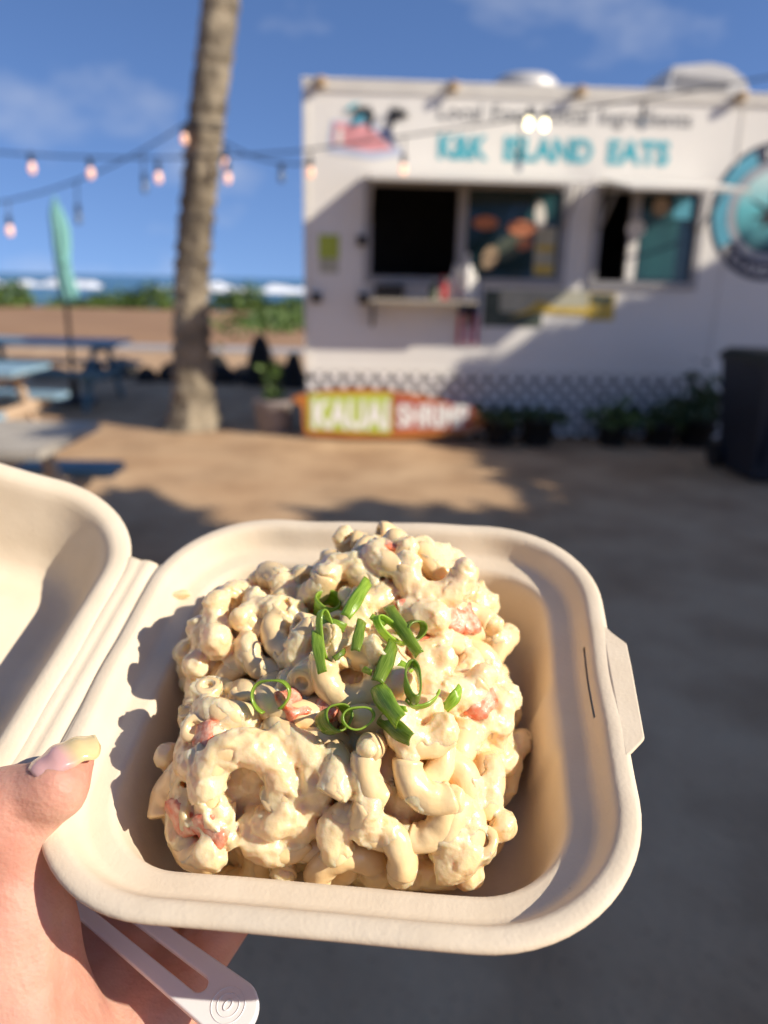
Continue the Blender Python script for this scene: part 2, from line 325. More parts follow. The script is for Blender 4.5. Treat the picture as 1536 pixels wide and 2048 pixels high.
# ================================================================== FOOD TRUCK
TRW = np.array([-.79, 7.58, 0]); TYAW = math.radians(3)
tr = empty('food_truck', TRW, TYAW); tag(tr, 'white food truck trailer with open serving windows and lattice skirt', 'food truck')
TL, TD, ZB, ZT = 6.2, 2.4, .67, 3.17
W1 = (.57, 2.44, 1.50, 2.38); W2 = (2.72, 3.73, 1.50, 2.38)
us = [0, W1[0], W1[1], W2[0], W2[1], TL]; zs = [ZB, 1.50, 2.38, ZT]
b = MB()
for i in range(5):
    for j in range(3):
        if j == 1 and i in (1, 3): continue
        b.box(us[i], us[i+1], 0, .06, zs[j], zs[j+1])
# keep only outer faces: merge duplicates by bmesh
def weld(o):
    import bmesh
    bm = bmesh.new(); bm.from_mesh(o.data); bmesh.ops.remove_doubles(bm, verts=bm.verts, dist=1e-5)
    seen = {}
    for f in bm.faces:
        k = tuple(sorted(v.index for v in f.verts)); seen.setdefault(k, []).append(f)
    bmesh.ops.delete(bm, geom=[f for fs in seen.values() if len(fs) > 1 for f in fs], context='FACES'); bm.to_mesh(o.data); bm.free(); return o
weld(b.obj('front_wall', M['white'], tr))
MB().box(0, .06, .062, TD-.062, ZB, ZT).obj('side_wall', M['white'], tr)
MB().box(TL-.06, TL, .062, TD-.062, ZB, ZT).obj('side_wall', M['white'], tr)
MB().box(0, TL, TD-.06, TD, ZB, ZT).obj('rear_wall', M['white'], tr)
MB().box(-.02, TL+.02, -.025, TD+.02, ZT+.002, ZT+.03).obj('roof', M['trim'], tr)
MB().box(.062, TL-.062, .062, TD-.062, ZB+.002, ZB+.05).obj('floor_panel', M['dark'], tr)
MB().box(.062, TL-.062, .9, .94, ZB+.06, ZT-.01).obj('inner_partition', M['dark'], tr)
MB().box(-.012, TL+.012, -.018, -.001, ZT-.07, ZT).obj('top_rail', M['trim'], tr)
MB().box(-.012, .035, -.014, -.001, ZB, ZT-.072).obj('corner_trim', M['trim'], tr)
MB().box(0, TL, -.012, -.001, ZB-.03, ZB+.012).obj('bottom_rail', M['trim'], tr)
for u in (3.98,): MB().box(u, u+.02, -.006, -.001, ZB+.02, ZT-.08).obj('panel_seam', M['trim'], tr)
def winframe(W, mu):
    u0, u1, z0, z1 = W; f = MB(); w_ = .045
    f.box(u0-.02, u1+.02, -.03, .05, z1-w_, z1+.02); f.box(u0-.02, u1+.02, -.03, .05, z0-.02, z0+w_)
    f.box(u0-.02, u0+w_, -.029, .05, z0+w_+.001, z1-w_-.001); f.box(u1-w_, u1+.02, -.029, .05, z0+w_+.001, z1-w_-.001)
    fr = f.obj('window_frame', M['alu'], tr)
    MB().box(mu-.045, mu+.045, -.02, .045, z0+w_+.001, z1-w_-.001).obj('mullion', M['alu'], fr)
    g = MB().box(mu+.046, u1-w_-.001, .012, .02, z0+w_+.001, z1-w_-.001).obj('window_pane', M['glass'], tr)
    return fr
winframe(W1, 1.46); winframe(W2, 3.09)
# things shown in the two panes (a menu poster, and reflections of people painted as flat shapes)
def flat(name, m, u0, u1, z0, z1, v=-.004, t=.003, par=None): return MB().box(u0, u1, v-t, v, z0, z1).obj(name, m, par or tr)
def poly(name, m, pts, v, t=.003, par=None): return MB().prism(pts, v-t, v, lambda x, y, h: (x, h, y)).obj(name, m, par or tr)
def ell(u, z, a, bb, n=20, rot=0): return [(u+a*math.cos(t)*math.cos(rot)-bb*math.sin(t)*math.sin(rot), z+a*math.cos(t)*math.sin(rot)+bb*math.sin(t)*math.cos(rot)) for t in np.linspace(0, 2*math.pi, n, endpoint=False)]
pp = flat('window_poster_reflection', M['olive'], 2.16, 2.36, 1.58, 2.02, .010); flat('poster_reflection_print', M['yellow'], 2.17, 2.35, 1.59, 1.68, .0055, par=pp); flat('poster_reflection_print', M['yellow'], 2.18, 2.34, 1.80, 1.86, .0055, par=pp)
pp = poly('window_poster_reflection', M['tealdark'], [(2.05, 2.06), (2.38, 2.06), (2.38, 2.32), (2.15, 2.32)], .010)
pp = poly('window_poster_reflection', M['bannerdark'], ell(1.92, 1.83, .20, .10, rot=.5), .010)
for e, m in ((ell(2.03, 2.0, .14, .07, rot=-.1), 'skin_o'), (ell(2.06, 1.86, .075, .05, rot=.3), 'skin_o'), (ell(1.74, 1.73, .075, .11, rot=-.3), 'straw'), (ell(2.19, 2.12, .05, .13, rot=.15), 'offwhite'), (ell(1.68, 2.04, .12, .06), 'skin_o')): poly('poster_reflection_print', M[m], e, .0055, par=pp)  # reflection of a person's arms, painted as flat coloured shapes
pp = flat('window_poster_reflection', M['tealdark'], 3.17, 3.52, 1.58, 2.2, .010); poly('poster_reflection_print', M['straw'], ell(3.33, 2.22, .08, .085), .0055, par=pp); flat('poster_reflection_print', M['ringblue'], 3.45, 3.62, 2.12, 2.32, .0055, par=pp)  # teal figure reflected in the second pane, painted as a flat panel
flat('window_sticker', M['offwhite'], 3.045, 3.135, 1.56, 1.92, -.022); poly('window_sticker', M['offwhite'], ell(3.10, 2.02, .09, .08), -.028)
# flaps propped open over the windows
def flap(u0, u1, z, Lh, drop, m):
    o = MB(); a = math.atan2(drop, Lh)
    Mx = Matrix.Translation((0, -.032, z)) @ Matrix.Rotation(a, 4, 'X')
    o.box(u0, u1, -math.hypot(Lh, drop), 0, -.015, .015, Mx); f = o.obj('window_flap', m, tr)
    for u in (u0+.03, u1-.03):
        MB().tube([(u, -.05, z-.42), (u, -.45, z-.03-.45*drop/Lh)], .012, 8).obj('gas_strut', M['alu'], f)
    return f
flap(.57, 2.44, 2.43, .85, .13, M['trim']); flap(2.72, 3.73, 2.43, .85, .15, M['trim'])
# shelf below the first window
sh = MB().box(.60, 1.60, -.30, -.034, 1.31, 1.345).obj('shelf', M['wood'], tr)
for u in (.62, 1.56): MB().prism([(-.034, 1.08), (-.034, 1.309), (-.26, 1.309)], u, u+.03, lambda x, y, h: (h, x, y)).obj('bracket', M['pole'], sh)
for u, z in ((.06, 1.33), (.50, 1.33), (.48, 1.85)): MB().box(u, u+.09, -.05, -.001, z-.04, z+.05).obj('latch', M['pole'], tr)
for u in (.15, 1.315, 2.458, 3.92): MB().lathe([(.02, 0), (.05, .02), (.055, .06), (.03, .09)], (u, -.06, 3.11), 12).obj('marker_light', M['straw'], tr)
# rooftop vents
MB().lathe([(.30, 0), (.31, .06), (.33, .10), (.32, .17), (.25, .23), (.05, .26)], (2.12, .75, ZT+.031), 28).obj('roof_vent', M['vent'], tr, True)
hood = [(0, 0), (.86, 0), (.86, .10), (.78, .24), (.62, .34), (.42, .37), (.06, .33)]
hd = MB().prism([(3.44+x, ZT+.031+z) for x, z in hood], .55, 1.25, lambda x, y, h: (x, h, y)).obj('exhaust_hood', M['vent'], tr)
for k in range(11): u = 3.54+k*.05; MB().box(u, u+.022, .535, .549, ZT+.08, ZT+.30-.004*k).obj('louver', M['alu'], hd)

# lettering
def text(s, u, z, size, m, name, par, v=-.001, t=.004, width=None, rot=0., align='LEFT', bold=.0, font=None, world=None):
    c = bpy.data.curves.new(name, 'FONT'); c.body = s; c.size = size; c.align_x = align; c.offset = bold
    o = bpy.data.objects.new(name, c); COL.objects.link(o); dg = bpy.context.evaluated_depsgraph_get(); dg.update()
    me = bpy.data.meshes.new_from_object(o.evaluated_get(dg)); bpy.data.objects.remove(o)
    n = len(me.vertices); co = np.zeros(n*3); me.vertices.foreach_get('co', co); co = co.reshape(-1, 3)
    sx = 1.
    if width: sx = width/(co[:, 0].max()-co[:, 0].min())
    F = [tuple(p.vertices) for p in me.polygons]
    x, y = co[:, 0]*sx, co[:, 1]; cr, sr = math.cos(rot), math.sin(rot)
    U = u+x*cr-y*sr; Zz = z+x*sr+y*cr
    V = np.c_[U, np.full(n, v-t), Zz]; bpy.data.meshes.remove(me)
    return mobj(name, V, F, m, par)
for s_, u_, w_ in (('Local', 1.18, .40), ('Food', 1.67, .40), ('Local', 2.16, .40), ('Ingredients', 2.65, .86)): text(s_, u_, 2.905, .185, M['greytext'], 'tagline_lettering', tr, width=w_, bold=.003)
for s_, u_, w_ in (('K&K', 1.20, .46), ('ISLAND', 1.80, .82), ('EATS', 2.76, .58)): text(s_, u_, 2.585, .27, M['teal'], 'name_lettering', tr, width=w_, bold=.012)
# emblem at the corner
em = poly('emblem', M['paleblue'], [(.20, 2.60), (.24, 2.87), (.62, 2.86), (.92, 2.60), (.62, 2.55)], -.001)
poly('flag_print', M['pink'], [(.25, 2.66), (.27, 2.85), (.58, 2.83), (.80, 2.64), (.60, 2.62)], -.0045, par=em)
poly('flag_print', M['offwhite'], [(.28, 2.68), (.30, 2.80), (.34, 2.80), (.34, 2.67)], -.008, par=em)
poly('flag_print', M['flagblue'], [(.66, 2.80), (.76, 2.82), (.84, 2.66), (.72, 2.74)], -.008, par=em)
for s_, uc in ((-1, .585), (1, .775)):
    for k in range(8):
        a = math.pi/2-s_*(-.15+.20*k); L_ = .21-.006*k; z0 = 2.80+.012*k
        p0 = (uc, z0); d = (math.cos(a), math.sin(a)); nrm = (-d[1], d[0]); bend = (math.cos(a-s_*.5), math.sin(a-s_*.5)); m_ = (p0[0]+d[0]*L_*.6, p0[1]+d[1]*L_*.6)
        poly('frond_print', M['black'], [(p0[0]-nrm[0]*.014, p0[1]-nrm[1]*.014), (m_[0]-nrm[0]*.018, m_[1]-nrm[1]*.018), (m_[0]+bend[0]*L_*.45, m_[1]+bend[1]*L_*.45), (m_[0]+nrm[0]*.010, m_[1]+nrm[1]*.010), (p0[0]+nrm[0]*.014, p0[1]+nrm[1]*.014)], -.0085-.0005*k-(.004 if s_ > 0 else 0), par=em)
poly('face_print', M['grey'], ell(.68, 2.885, .022, .028), -.0085, par=em)
poly('wave_print', M['ringblue'], [(.40, 2.82), (.46, 2.90), (.55, 2.92), (.52, 2.84)], -.019, par=em)
poly('wave_print', M['teal'], [(.36, 2.94), (.42, 3.0), (.50, 3.01), (.42, 2.95)], -.019, par=em)
# round badge at the right
RC0, RZ0 = 4.42, 2.20
bd = poly('round_badge', M['navy'], ell(RC0, RZ0, .62, .62, 64), -.001)
arc = [(RC0+r*math.cos(t), RZ0+r*math.sin(t)) for r, tt in ((.585, np.linspace(2.05, 3.75, 24)), (.455, np.linspace(3.75, 2.05, 24))) for t in tt]
poly('ring_print', M['ringblue'], arc, -.0045, par=bd)
poly('ring_print', M['grey'], ell(RC0, RZ0, .45, .45, 56), -.0045, par=bd)
gm = bpy.data.materials.new('badge gradient'); gm.use_nodes = True; t_ = gm.node_tree; p_ = t_.nodes['Principled BSDF']
c_ = nn(t_, 'ShaderNodeTexCoord'); sp = nn(t_, 'ShaderNodeSeparateXYZ'); r_ = nn(t_, 'ShaderNodeValToRGB'); mr = nn(t_, 'ShaderNodeMapRange')
mr.inputs[1].default_value = RZ0-.36; mr.inputs[2].default_value = RZ0+.36
r_.color_ramp.elements[0].color = (.004, .05, .075, 1); r_.color_ramp.elements[1].color = (.62, .80, .76, 1); e_ = r_.color_ramp.elements.new(.55); e_.color = (.12, .50, .54, 1)
for a_, b_ in ((c_.outputs['Object'], sp.inputs[0]), (sp.outputs[2], mr.inputs[0]), (mr.outputs[0], r_.inputs[0]), (r_.outputs[0], p_.inputs['Base Color'])): t_.links.new(a_, b_)
poly('badge_face', gm, ell(RC0, RZ0, .37, .37, 56), -.008, par=bd)
star = []
for k in range(16): a = 2*math.pi*k/16+.2; r = (.26 if k % 2 == 0 else .09)*(1+.2*math.sin(k*2.3)); star.append((RC0+r*math.cos(a), RZ0-.02+r*.8*math.sin(a)))
poly('badge_figure', M['black'], star, -.0115, par=bd)
def ring_text(s, a0, da, r, flip, size):
    for i, ch in enumerate(s):
        if ch == ' ': continue
        a = a0+da*i; rot = a-math.pi/2 if not flip else a+math.pi/2
        ox = -.35*size; cu = RC0+r*math.cos(a)+ox*math.cos(rot); cz_ = RZ0+r*math.sin(a)+ox*math.sin(rot)
        text(ch, cu, cz_, size, M['offwhite'], 'badge_letter', bd, v=-.0045, rot=rot, bold=.004)
ring_text('K&K', math.pi/2+.22, -.22, .475, False, .13)
ring_text('ISLAND EATS', math.pi*1.5-.82, .164, .565, True, .10)
# small posters and banner on the wall
gp = flat('notice', M['limegreen'], .125, .315, 1.69, 1.90); flat('notice_print', M['olive'], .13, .31, 1.56, 1.685, -.001, par=gp); text('OPEN', .145, 1.755, .07, M['olive'], 'notice_print', gp, v=-.0045) if False else None
bn = flat('menu_banner', M['bannerdark'], 1.70, 2.28, 1.10, 1.44); flat('banner_print', M['olive'], 1.86, 2.72, 1.24, 1.45, -.0075, par=bn); poly('banner_print', M['yellow'], [(1.95, 1.19), (2.2, 1.24), (2.72, 1.22), (2.72, 1.30), (2.4, 1.29), (2.25, 1.36), (2.1, 1.26)], -.011, par=bn); flat('banner_print', M['yellow'], 2.722, 2.98, 1.18, 1.43, -.0075, par=bn); flat('banner_print', M['bannerdark'], 2.74, 2.96, 1.33, 1.42, -.011, par=bn)
# lattice skirt: each slat clipped to the panel
la = empty('lattice_skirt'); la.parent = tr
H0, H1 = .03, ZB-.031
def clip_slat(u0, dirn, wd, lo, hi, zl, zh):
    P = [(u0-wd/2, zl), (u0+wd/2, zl), (u0+wd/2+dirn*(zh-zl), zh), (u0-wd/2+dirn*(zh-zl), zh)]
    for sgn, lim in ((1, lo), (-1, hi)):
        Q = []
        for i in range(len(P)):
            a, c = P[i], P[(i+1) % len(P)]; ia, ic = sgn*(a[0]-lim) >= 0, sgn*(c[0]-lim) >= 0
            if ia: Q.append(a)
            if ia != ic: s = (lim-a[0])/(c[0]-a[0]); Q.append((lim, a[1]+s*(c[1]-a[1])))
        P = Q
        if len(P) < 3: return None
    return P
for dirn, v in ((1, -.010), (-1, -.019)):
    u = -.9
    while u < 5.9:
        P = clip_slat(u, dirn, .060, .005, 5.2, H0, H1)
        if P: MB().prism(P, v, v+.007, lambda x, y, h: (x, h, y)).obj('slat', M['lattice'], la)
        u += .158
MB().box(0, TL, .02, .03, .0, ZB-.031).obj('skirt_backing', M['dark'], tr)
# wheels hidden behind the skirt
for u in (2.9, 3.7):
    for v in (.35, 1.85):
        MB().prism(ell(u, .34, .34, .34, 28), v, v+.22, lambda x, y, h: (x, h, y)).obj('wheel', M['black'], tr)

TM = Matrix.Translation(TRW) @ Matrix.Rotation(TYAW, 4, 'Z')
def at_truck(u, v, z=0): return TM @ Vector((u, v, z))
def truck_thing(name, u, v, z, label, cat, group=None):
    o = empty(name, at_truck(u, v, z), TYAW); tag(o, label, cat, group); return o
# flag
fl = truck_thing('flag', 1.56, -.02, 1.48, 'small striped flag hanging below the first serving window', 'flag')
MB().box(-.10, .10, -.008, 0, -.27, 0).obj('blue_field', M['flagblue'], fl)
for k in range(5): x = -.10+k*.04; MB().box(x, x+.0399, -.007, -.001, -.55, -.271).obj('stripe', M['flagred'] if k % 2 == 0 else M['flagwhite'], fl)
# condiments on the shelf
def bottle(u, v, r, h, m, label, cap):
    o = truck_thing('bottle', u, v, 1.346, label, 'bottle', 'bottles on the serving shelf')
    MB().lathe([(r*.9, 0), (r, .01), (r, h*.6), (r*.85, h*.7), (r*.35, h*.82), (r*.35, h*.86)], n=16).obj('body', M[m], o, True); MB().lathe([(r*.42, h*.861), (r*.40, h*.95), (r*.15, h)], n=12).obj('cap', M[cap], o)
bottle(1.20, -.16, .028, .18, 'leaf', 'green sauce bottle on the serving shelf', 'offwhite'); bottle(1.285, -.18, .036, .22, 'red', 'red squeeze bottle on the serving shelf', 'red')
bottle(1.40, -.12, .045, .32, 'offwhite', 'tall white squeeze bottle on the serving shelf', 'offwhite'); bottle(1.50, -.2, .05, .42, 'offwhite', 'tallest white bottle at the end of the serving shelf', 'offwhite'); bottle(1.58, -.12, .04, .26, 'offwhite', 'short white bottle nearest the hanging flag', 'offwhite')
o = truck_thing('crate', .78, -.17, 1.346, 'dark wooden box at the left of the serving shelf', 'box'); b = MB(); b.box(-.13, .13, -.09, .09, 0, .012); b.obj('base', M['pole'], o)
for x0, x1, y0, y1 in ((-.13, .13, -.09, -.078), (-.13, .13, .078, .09), (-.13, -.118, -.077, .077), (.118, .13, -.077, .077)): MB().box(x0, x1, y0, y1, .0125, .12).obj('side_panel', M['pole'], o)
o = truck_thing('napkin_holder', 1.03, -.17, 1.346, 'grey napkin holder in the middle of the serving shelf', 'holder'); MB().box(-.10, .10, -.06, .06, 0, .01).obj('base', M['alu'], o); MB().box(-.10, .10, -.06, -.05, .011, .14).obj('front_plate', M['alu'], o); MB().box(-.10, .10, .05, .06, .011, .14).obj('back_plate', M['alu'], o); MB().box(-.09, .09, -.045, .045, .011, .12).obj('napkins', M['grey'], o)

# surfboard sign leaning on the skirt
sg = empty('surfboard_sign'); sg.matrix_world = TM @ Matrix.Translation((0, -.20, .02)) @ Matrix.Rotation(math.radians(-10), 4, 'X'); tag(sg, 'orange surfboard-shaped sign with green and red name panels leaning on lattice', 'sign')
top_ = [(-.03, .30), (-.12, .36), (-.13, .385), (-.02, .425), (.2, .468), (.5, .488), (.8, .475), (1.1, .43), (1.4, .36), (1.62, .29), (1.76, .21)]; bot_ = [(0, 0), (-.01, .04), (.1, .022), (.4, .008), (.9, .008), (1.3, .03), (1.6, .07), (1.74, .13), (0, 0)]
MB().prism(top_+bot_[::-1][1:-1], -.03, .03, lambda x, y, h: (x, h, y)).obj('board', M['orange'], sg)
gp = MB().prism([(.03, .08), (.83, .05), (.83, .435), (.03, .42)], -.038, -.031, lambda x, y, h: (x, h, y)).obj('name_panel', M['limegreen'], sg); rpn = MB().prism([(.86, .07), (1.60, .11), (1.63, .32), (.86, .42)], -.038, -.031, lambda x, y, h: (x, h, y)).obj('name_panel', M['brickred'], sg)
text('KAUAI', .06, .105, .37, M['offwhite'], 'lettering', gp, v=-.0385, width=.74, bold=.014); text('SHRIMP', .89, .13, .29, M['offwhite'], 'lettering', rpn, v=-.0385, width=.70, bold=.012)

# potted plants
def pot_plant(u, v, r, h, ph, label, m='pot', nl=60, seed=0, lm='leaf_dark', ls=.07):
    o = truck_thing('potted_plant', u, v, 0, label, 'plant', 'potted plants around the truck'); MB().lathe([(r*.72, 0), (r*.78, .02), (r, h), (r*1.06, h), (r*1.06, h-.03), (r*.9, h-.04)], n=20).obj('pot', M[m], o, True)
    V, F = leaves(nl, lambda q: (q.normal()*r*.8, q.normal()*r*.8, h+abs(q.normal())*ph*.45), ls, seed, up=.1); mobj('foliage', V, F, M[lm], o)
    MB().tube([(0, 0, h-.06), (.02, .01, h+ph*.6)], [.015, .006], 6).obj('stem', M['bark2'], o)
pot_plant(1.88, -.28, .15, .25, .10, 'black pot beside the right tip of the surfboard sign', seed=1)
pot_plant(2.25, -.30, .17, .27, .08, 'wide black pot in front of the lattice, second from the sign', seed=2)
pot_plant(2.98, -.34, .15, .22, .22, 'black pot with small bright green plant before the lattice', seed=3, lm='leaf', nl=90)
pot_plant(3.45, -.34, .16, .24, .20, 'black pot with low dark plant, left of tall leafy pot', seed=4)
pot_plant(3.82, -.30, .19, .28, .42, 'tallest leafy dark plant in black pot near the bin', seed=5, nl=160)
o = empty('planter', (-1.13, 7.72, 0)); tag(o, 'grey stone planter with upright green plant beside surfboard sign', 'plant'); MB().lathe([(.15, 0), (.17, .03), (.20, .30), (.215, .34), (.19, .345), (.17, .30)], n=22).obj('pot', M['planter'], o, True)
V, F = leaves(90, lambda q: (q.normal()*.045, q.normal()*.045, .36+q.random()*.34), .055, 6, up=-.2); mobj('foliage', V, F, M['leaf'], o)
MB().tube([(0, 0, .28), (.01, .02, .5), (.0, .03, .78)], [.02, .015, .008], 6).obj('stem', M['bark2'], o)

# wheelie bin
bn_ = empty('trash_bin', (3.2, 6.35, 0), math.radians(4)); tag(bn_, 'dark navy wheeled trash bin standing at the right of the truck', 'trash bin')
def frustum(b, a, c, z0, z1):
    V = [(-a[0], -a[1], z0), (a[0], -a[1], z0), (a[0], a[1], z0), (-a[0], a[1], z0), (-c[0], -c[1], z1), (c[0], -c[1], z1), (c[0], c[1], z1), (-c[0], c[1], z1)]
    return b.add(V, [(3, 2, 1, 0), (4, 5, 6, 7), (0, 1, 5, 4), (1, 2, 6, 5), (2, 3, 7, 6), (3, 0, 4, 7)])
frustum(MB(), (.26, .28), (.32, .36), .03, .93).obj('body', M['bin'], bn_); frustum(MB(), (.345, .39), (.345, .39), .931, .965).obj('rim', M['binlid'], bn_); frustum(MB(), (.35, .40), (.29, .33), .966, 1.03).obj('lid', M['binlid'], bn_)
MB().box(-.28, .28, .40, .45, .95, .99).obj('handle', M['binlid'], bn_)
for k in range(3): MB().box(-.2+k*.16, -.16+k*.16, -.345, -.31, .15, .85).obj('rib', M['bin'], bn_)
for s in (-1, 1): MB().prism(ell(.30, .11, .11, .11, 20), s*.29-.03, s*.29+.03, lambda x, y, h: (h, x, y)).obj('wheel', M['black'], bn_)

# dark standing stones behind the trunk
def stone(x, y, r, h, label, seed):
    q = np.random.default_rng(seed); V = []; F = []; n = 14; m = 10
    for i in range(m):
        s = i/(m-1); rr = r*(1-.25*s)*math.sqrt(max(0.02, 1-s**3.2))
        for k in range(n): th = 2*math.pi*k/n; a = rr*(1+.12*math.sin(2*th+seed)+q.uniform(-.07, .07)); V.append((a*math.cos(th), a*math.sin(th), -.04+(h+.04)*s))
    for i in range(m-1):
        for k in range(n): F.append((i*n+k, i*n+(k+1) % n, (i+1)*n+(k+1) % n, (i+1)*n+k))
    F.append(tuple(range((m-1)*n, m*n))); o = mobj('boulder', V, F, M['rock'], smooth=True); o.location = (x, y, 0); tag(o, label, 'rock', 'dark upright rocks behind the trunk')
stone(-1.84, 11.3, .20, .74, 'tallest dark upright rock, between the palm trunk and truck', 1); stone(-1.33, 11.1, .15, .52, 'dark rounded rock closest to the truck corner', 2); stone(-2.62, 12.0, .20, .38, 'low dark rock peeking out beside the palm trunk', 3); stone(-2.2, 12.1, .3, .2, 'broad flat dark rock between tallest rock and peeking rock', 4)

for i_ in range(9): stone(-4.9+.42*i_+rng.uniform(-.1, .1), 11.7+rng.uniform(-.25, .35), rng.uniform(.2, .3), rng.uniform(.16, .30), 'low dark rock added to darken the shaded ground, %s in the row counting from the far table' % ('first second third fourth fifth sixth seventh eighth ninth'.split()[i_]), 20+i_)  # dark rocks added to deepen the shaded ground behind the trunk
# ------------------------------------------------------------------ picnic tables
def picnic(x1, yc, label, mtop, mbench, mleg, Lt=1.9, seed=0):
    o = empty('picnic_table', (x1-Lt/2, yc, 0)); tag(o, label, 'picnic table', 'picnic tables in the yard')
    for k in range(5):
        y = -.37+k*.149; MB().box(-Lt/2, Lt/2, y, y+.142, .71, .75).obj('tabletop_board', M[mtop], o)
    for s in (-1, 1):
        for k in range(2):
            y = s*.62-.13+k*.135; bb = MB(); n = 8
            pl = [(-Lt/2, y), (Lt/2-.05, y)]+[(Lt/2-.05+.05*math.sin(t), y+.064-.064*math.cos(t)) for t in np.linspace(.2, 2.9, n)]+[(Lt/2-.05, y+.128), (-Lt/2, y+.128)]
            bb.prism(pl, .41, .45, lambda a, c, h: (a, c, h)).obj('bench_board', M[mbench], o)
    for x in (-Lt/2+.28, Lt/2-.28):
        for s in (-1, 1):
            MB().prism([(s*.16, .709), (s*.25, .709), (s*.66, 0), (s*.57, 0)], x, x+.04, lambda a, c, h: (h, a, c)).obj('leg', M[mleg], o)
        MB().box(x+.041, x+.075, -.72, .72, .32, .409).obj('bench_support', M[mleg], o); MB().box(x+.041, x+.075, -.36, .36, .63, .709).obj('top_support', M[mleg], o)
    return o
picnic(-1.52, 3.67, 'nearest picnic table with grey wood top and dark teal benches', 'wood', 'tealwood', 'tan', 1.9)
picnic(-2.95, 6.45, 'middle picnic table with light blue boards and raw wood legs', 'bluewood', 'bluewood', 'tan', 1.9)
picnic(-3.15, 9.3, 'farthest blue picnic table with the umbrella pole through it', 'bluewood', 'tealwood', 'tealwood', 1.9)
# closed umbrella through the far table
um = empty('umbrella', (-3.77, 9.3, 0)); tag(um, 'closed aqua canvas umbrella standing by the far picnic table', 'umbrella')
MB().tube([(0, 0, 0), (-.0, 0, 1.2), (.0, 0, 2.25)], .022, 10).obj('pole', M['pole'], um)
V = []; F = []; n = 48; prof = [(1.20, .02, .06), (1.215, .075, .06), (1.30, .095, .045), (1.42, .082, .025), (1.55, .07, .01), (1.66, .07, .0), (1.82, .085, .005), (1.98, .085, .01), (2.12, .07, -.005), (2.22, .045, -.015), (2.28, .018, -.02)]
for z, r, x in prof:
    for k in range(n):
        th = 2*math.pi*k/n; rr = r*(1+.22*math.sin(8*th+z*2.2)+.08*math.sin(3*th+z*7)); V.append((x+rr*math.cos(th), rr*math.sin(th), z+.03*math.sin(8*th)*(1 if z < 1.25 else 0)))
for i in range(len(prof)-1):
    for k in range(n): F.append((i*n+k, i*n+(k+1) % n, (i+1)*n+(k+1) % n, (i+1)*n+k))
F.append(tuple(range((len(prof)-1)*n, len(prof)*n))); mobj('canopy', V, F, M['umbrella'], um, True)
b = MB(); b.tube([(.088*math.cos(t), .088*math.sin(t), 1.62+.01*math.sin(t)) for t in np.linspace(0, 2*math.pi, 24)], .012, 6); b.obj('strap', M['umbrella'], um)
MB().lathe([(.03, 2.281), (.025, 2.31), (.01, 2.33)], (-.02, 0, 0), 10).obj('finial', M['umbrella'], um); MB().lathe([(.26, 0), (.24, .06), (.05, .08), (.045, .3)], n=20).obj('base', M['pole'], um)

# ------------------------------------------------------------------ festoon lights
def strand(pts, label, bulbs, drop=.0, wr=.008):
    P = [np.array(p, float) for p in pts]
    o = empty('string_lights', P[0]); tag(o, label, 'string lights', 'festoon light strings over the yard')
    MB().tube([p-P[0] for p in P], wr, 6).obj('wire', M['wire'], o)
    for (x, y, z, m) in bulbs:           # bulb centre; socket and lead rise to the wire above it
        q = np.array([x, y, z])-P[0]
        wx = [p[0] for p in P]; zz_ = np.interp(x, wx, [p[2] for p in P])-P[0][2]; yy_ = np.interp(x, wx, [p[1] for p in P])-P[0][1]
        s = MB().lathe([(.012, .045), (.022, .05), (.022, .12), (.012, .13)], q, 12); s.tube([q+np.array([0, 0, .128]), np.array([q[0], yy_, zz_])], .007, 6); so_ = s.obj('socket', M['wire'], o)
        MB().lathe([(.006, -.045), (.019, -.038), (.029, -.013), (.028, .01), (.02, .04), (.018, .0445)], q, 16).obj('bulb', M[m], so_, True)
def sag(a, c, s, n=24): return [np.array(a)*(1-t)+np.array(c)*t-np.array([0, 0, s*4*t*(1-t)]) for t in np.linspace(0, 1, n)]
strand(sag((-6.2, 7.3, 2.85), (-.77, 7.45, 2.59), .21), 'light string sagging from left edge to truck corner', [(-3.16, 7.33, 2.38, 'bulb'), (-2.65, 7.34, 2.35, 'bulb'), (-2.06, 7.36, 2.33, 'bulb'), (-1.45, 7.38, 2.34, 'bulb')])
strand(sag((-5.6, 7.0, 2.25), (-1.93, 7.70, 2.80), .47), 'light string climbing to the wire wrapped round the palm trunk', [(-3.80, 7.3, 1.93, 'bulb'), (-3.44, 7.38, 1.86, 'bulb'), (-2.85, 7.49, 1.98, 'bulboff'), (-2.27, 7.63, 2.27, 'bulboff'), (-1.90, 7.70, 2.70, 'bulb')])
strand(sag((-1.60, 7.72, 2.72), (-.72, 7.5, 2.50), .08), 'short light string between palm trunk and truck corner', [(-1.53, 7.70, 2.50, 'bulb'), (-1.0, 7.57, 2.38, 'bulboff')])
strand(sag((-.74, 7.2, 2.56), (4.6, 7.0, 3.45), .04), 'light string running up across the front of the truck', [(-.70, 7.2, 2.38, 'bulb'), (.10, 7.17, 2.42, 'bulb'), (1.08, 7.13, 2.46, 'bulboff'), (1.14, 7.13, 2.79, 'bulbw'), (1.27, 7.12, 2.78, 'bulbw'), (2.08, 7.1, 2.80, 'bulboff')])

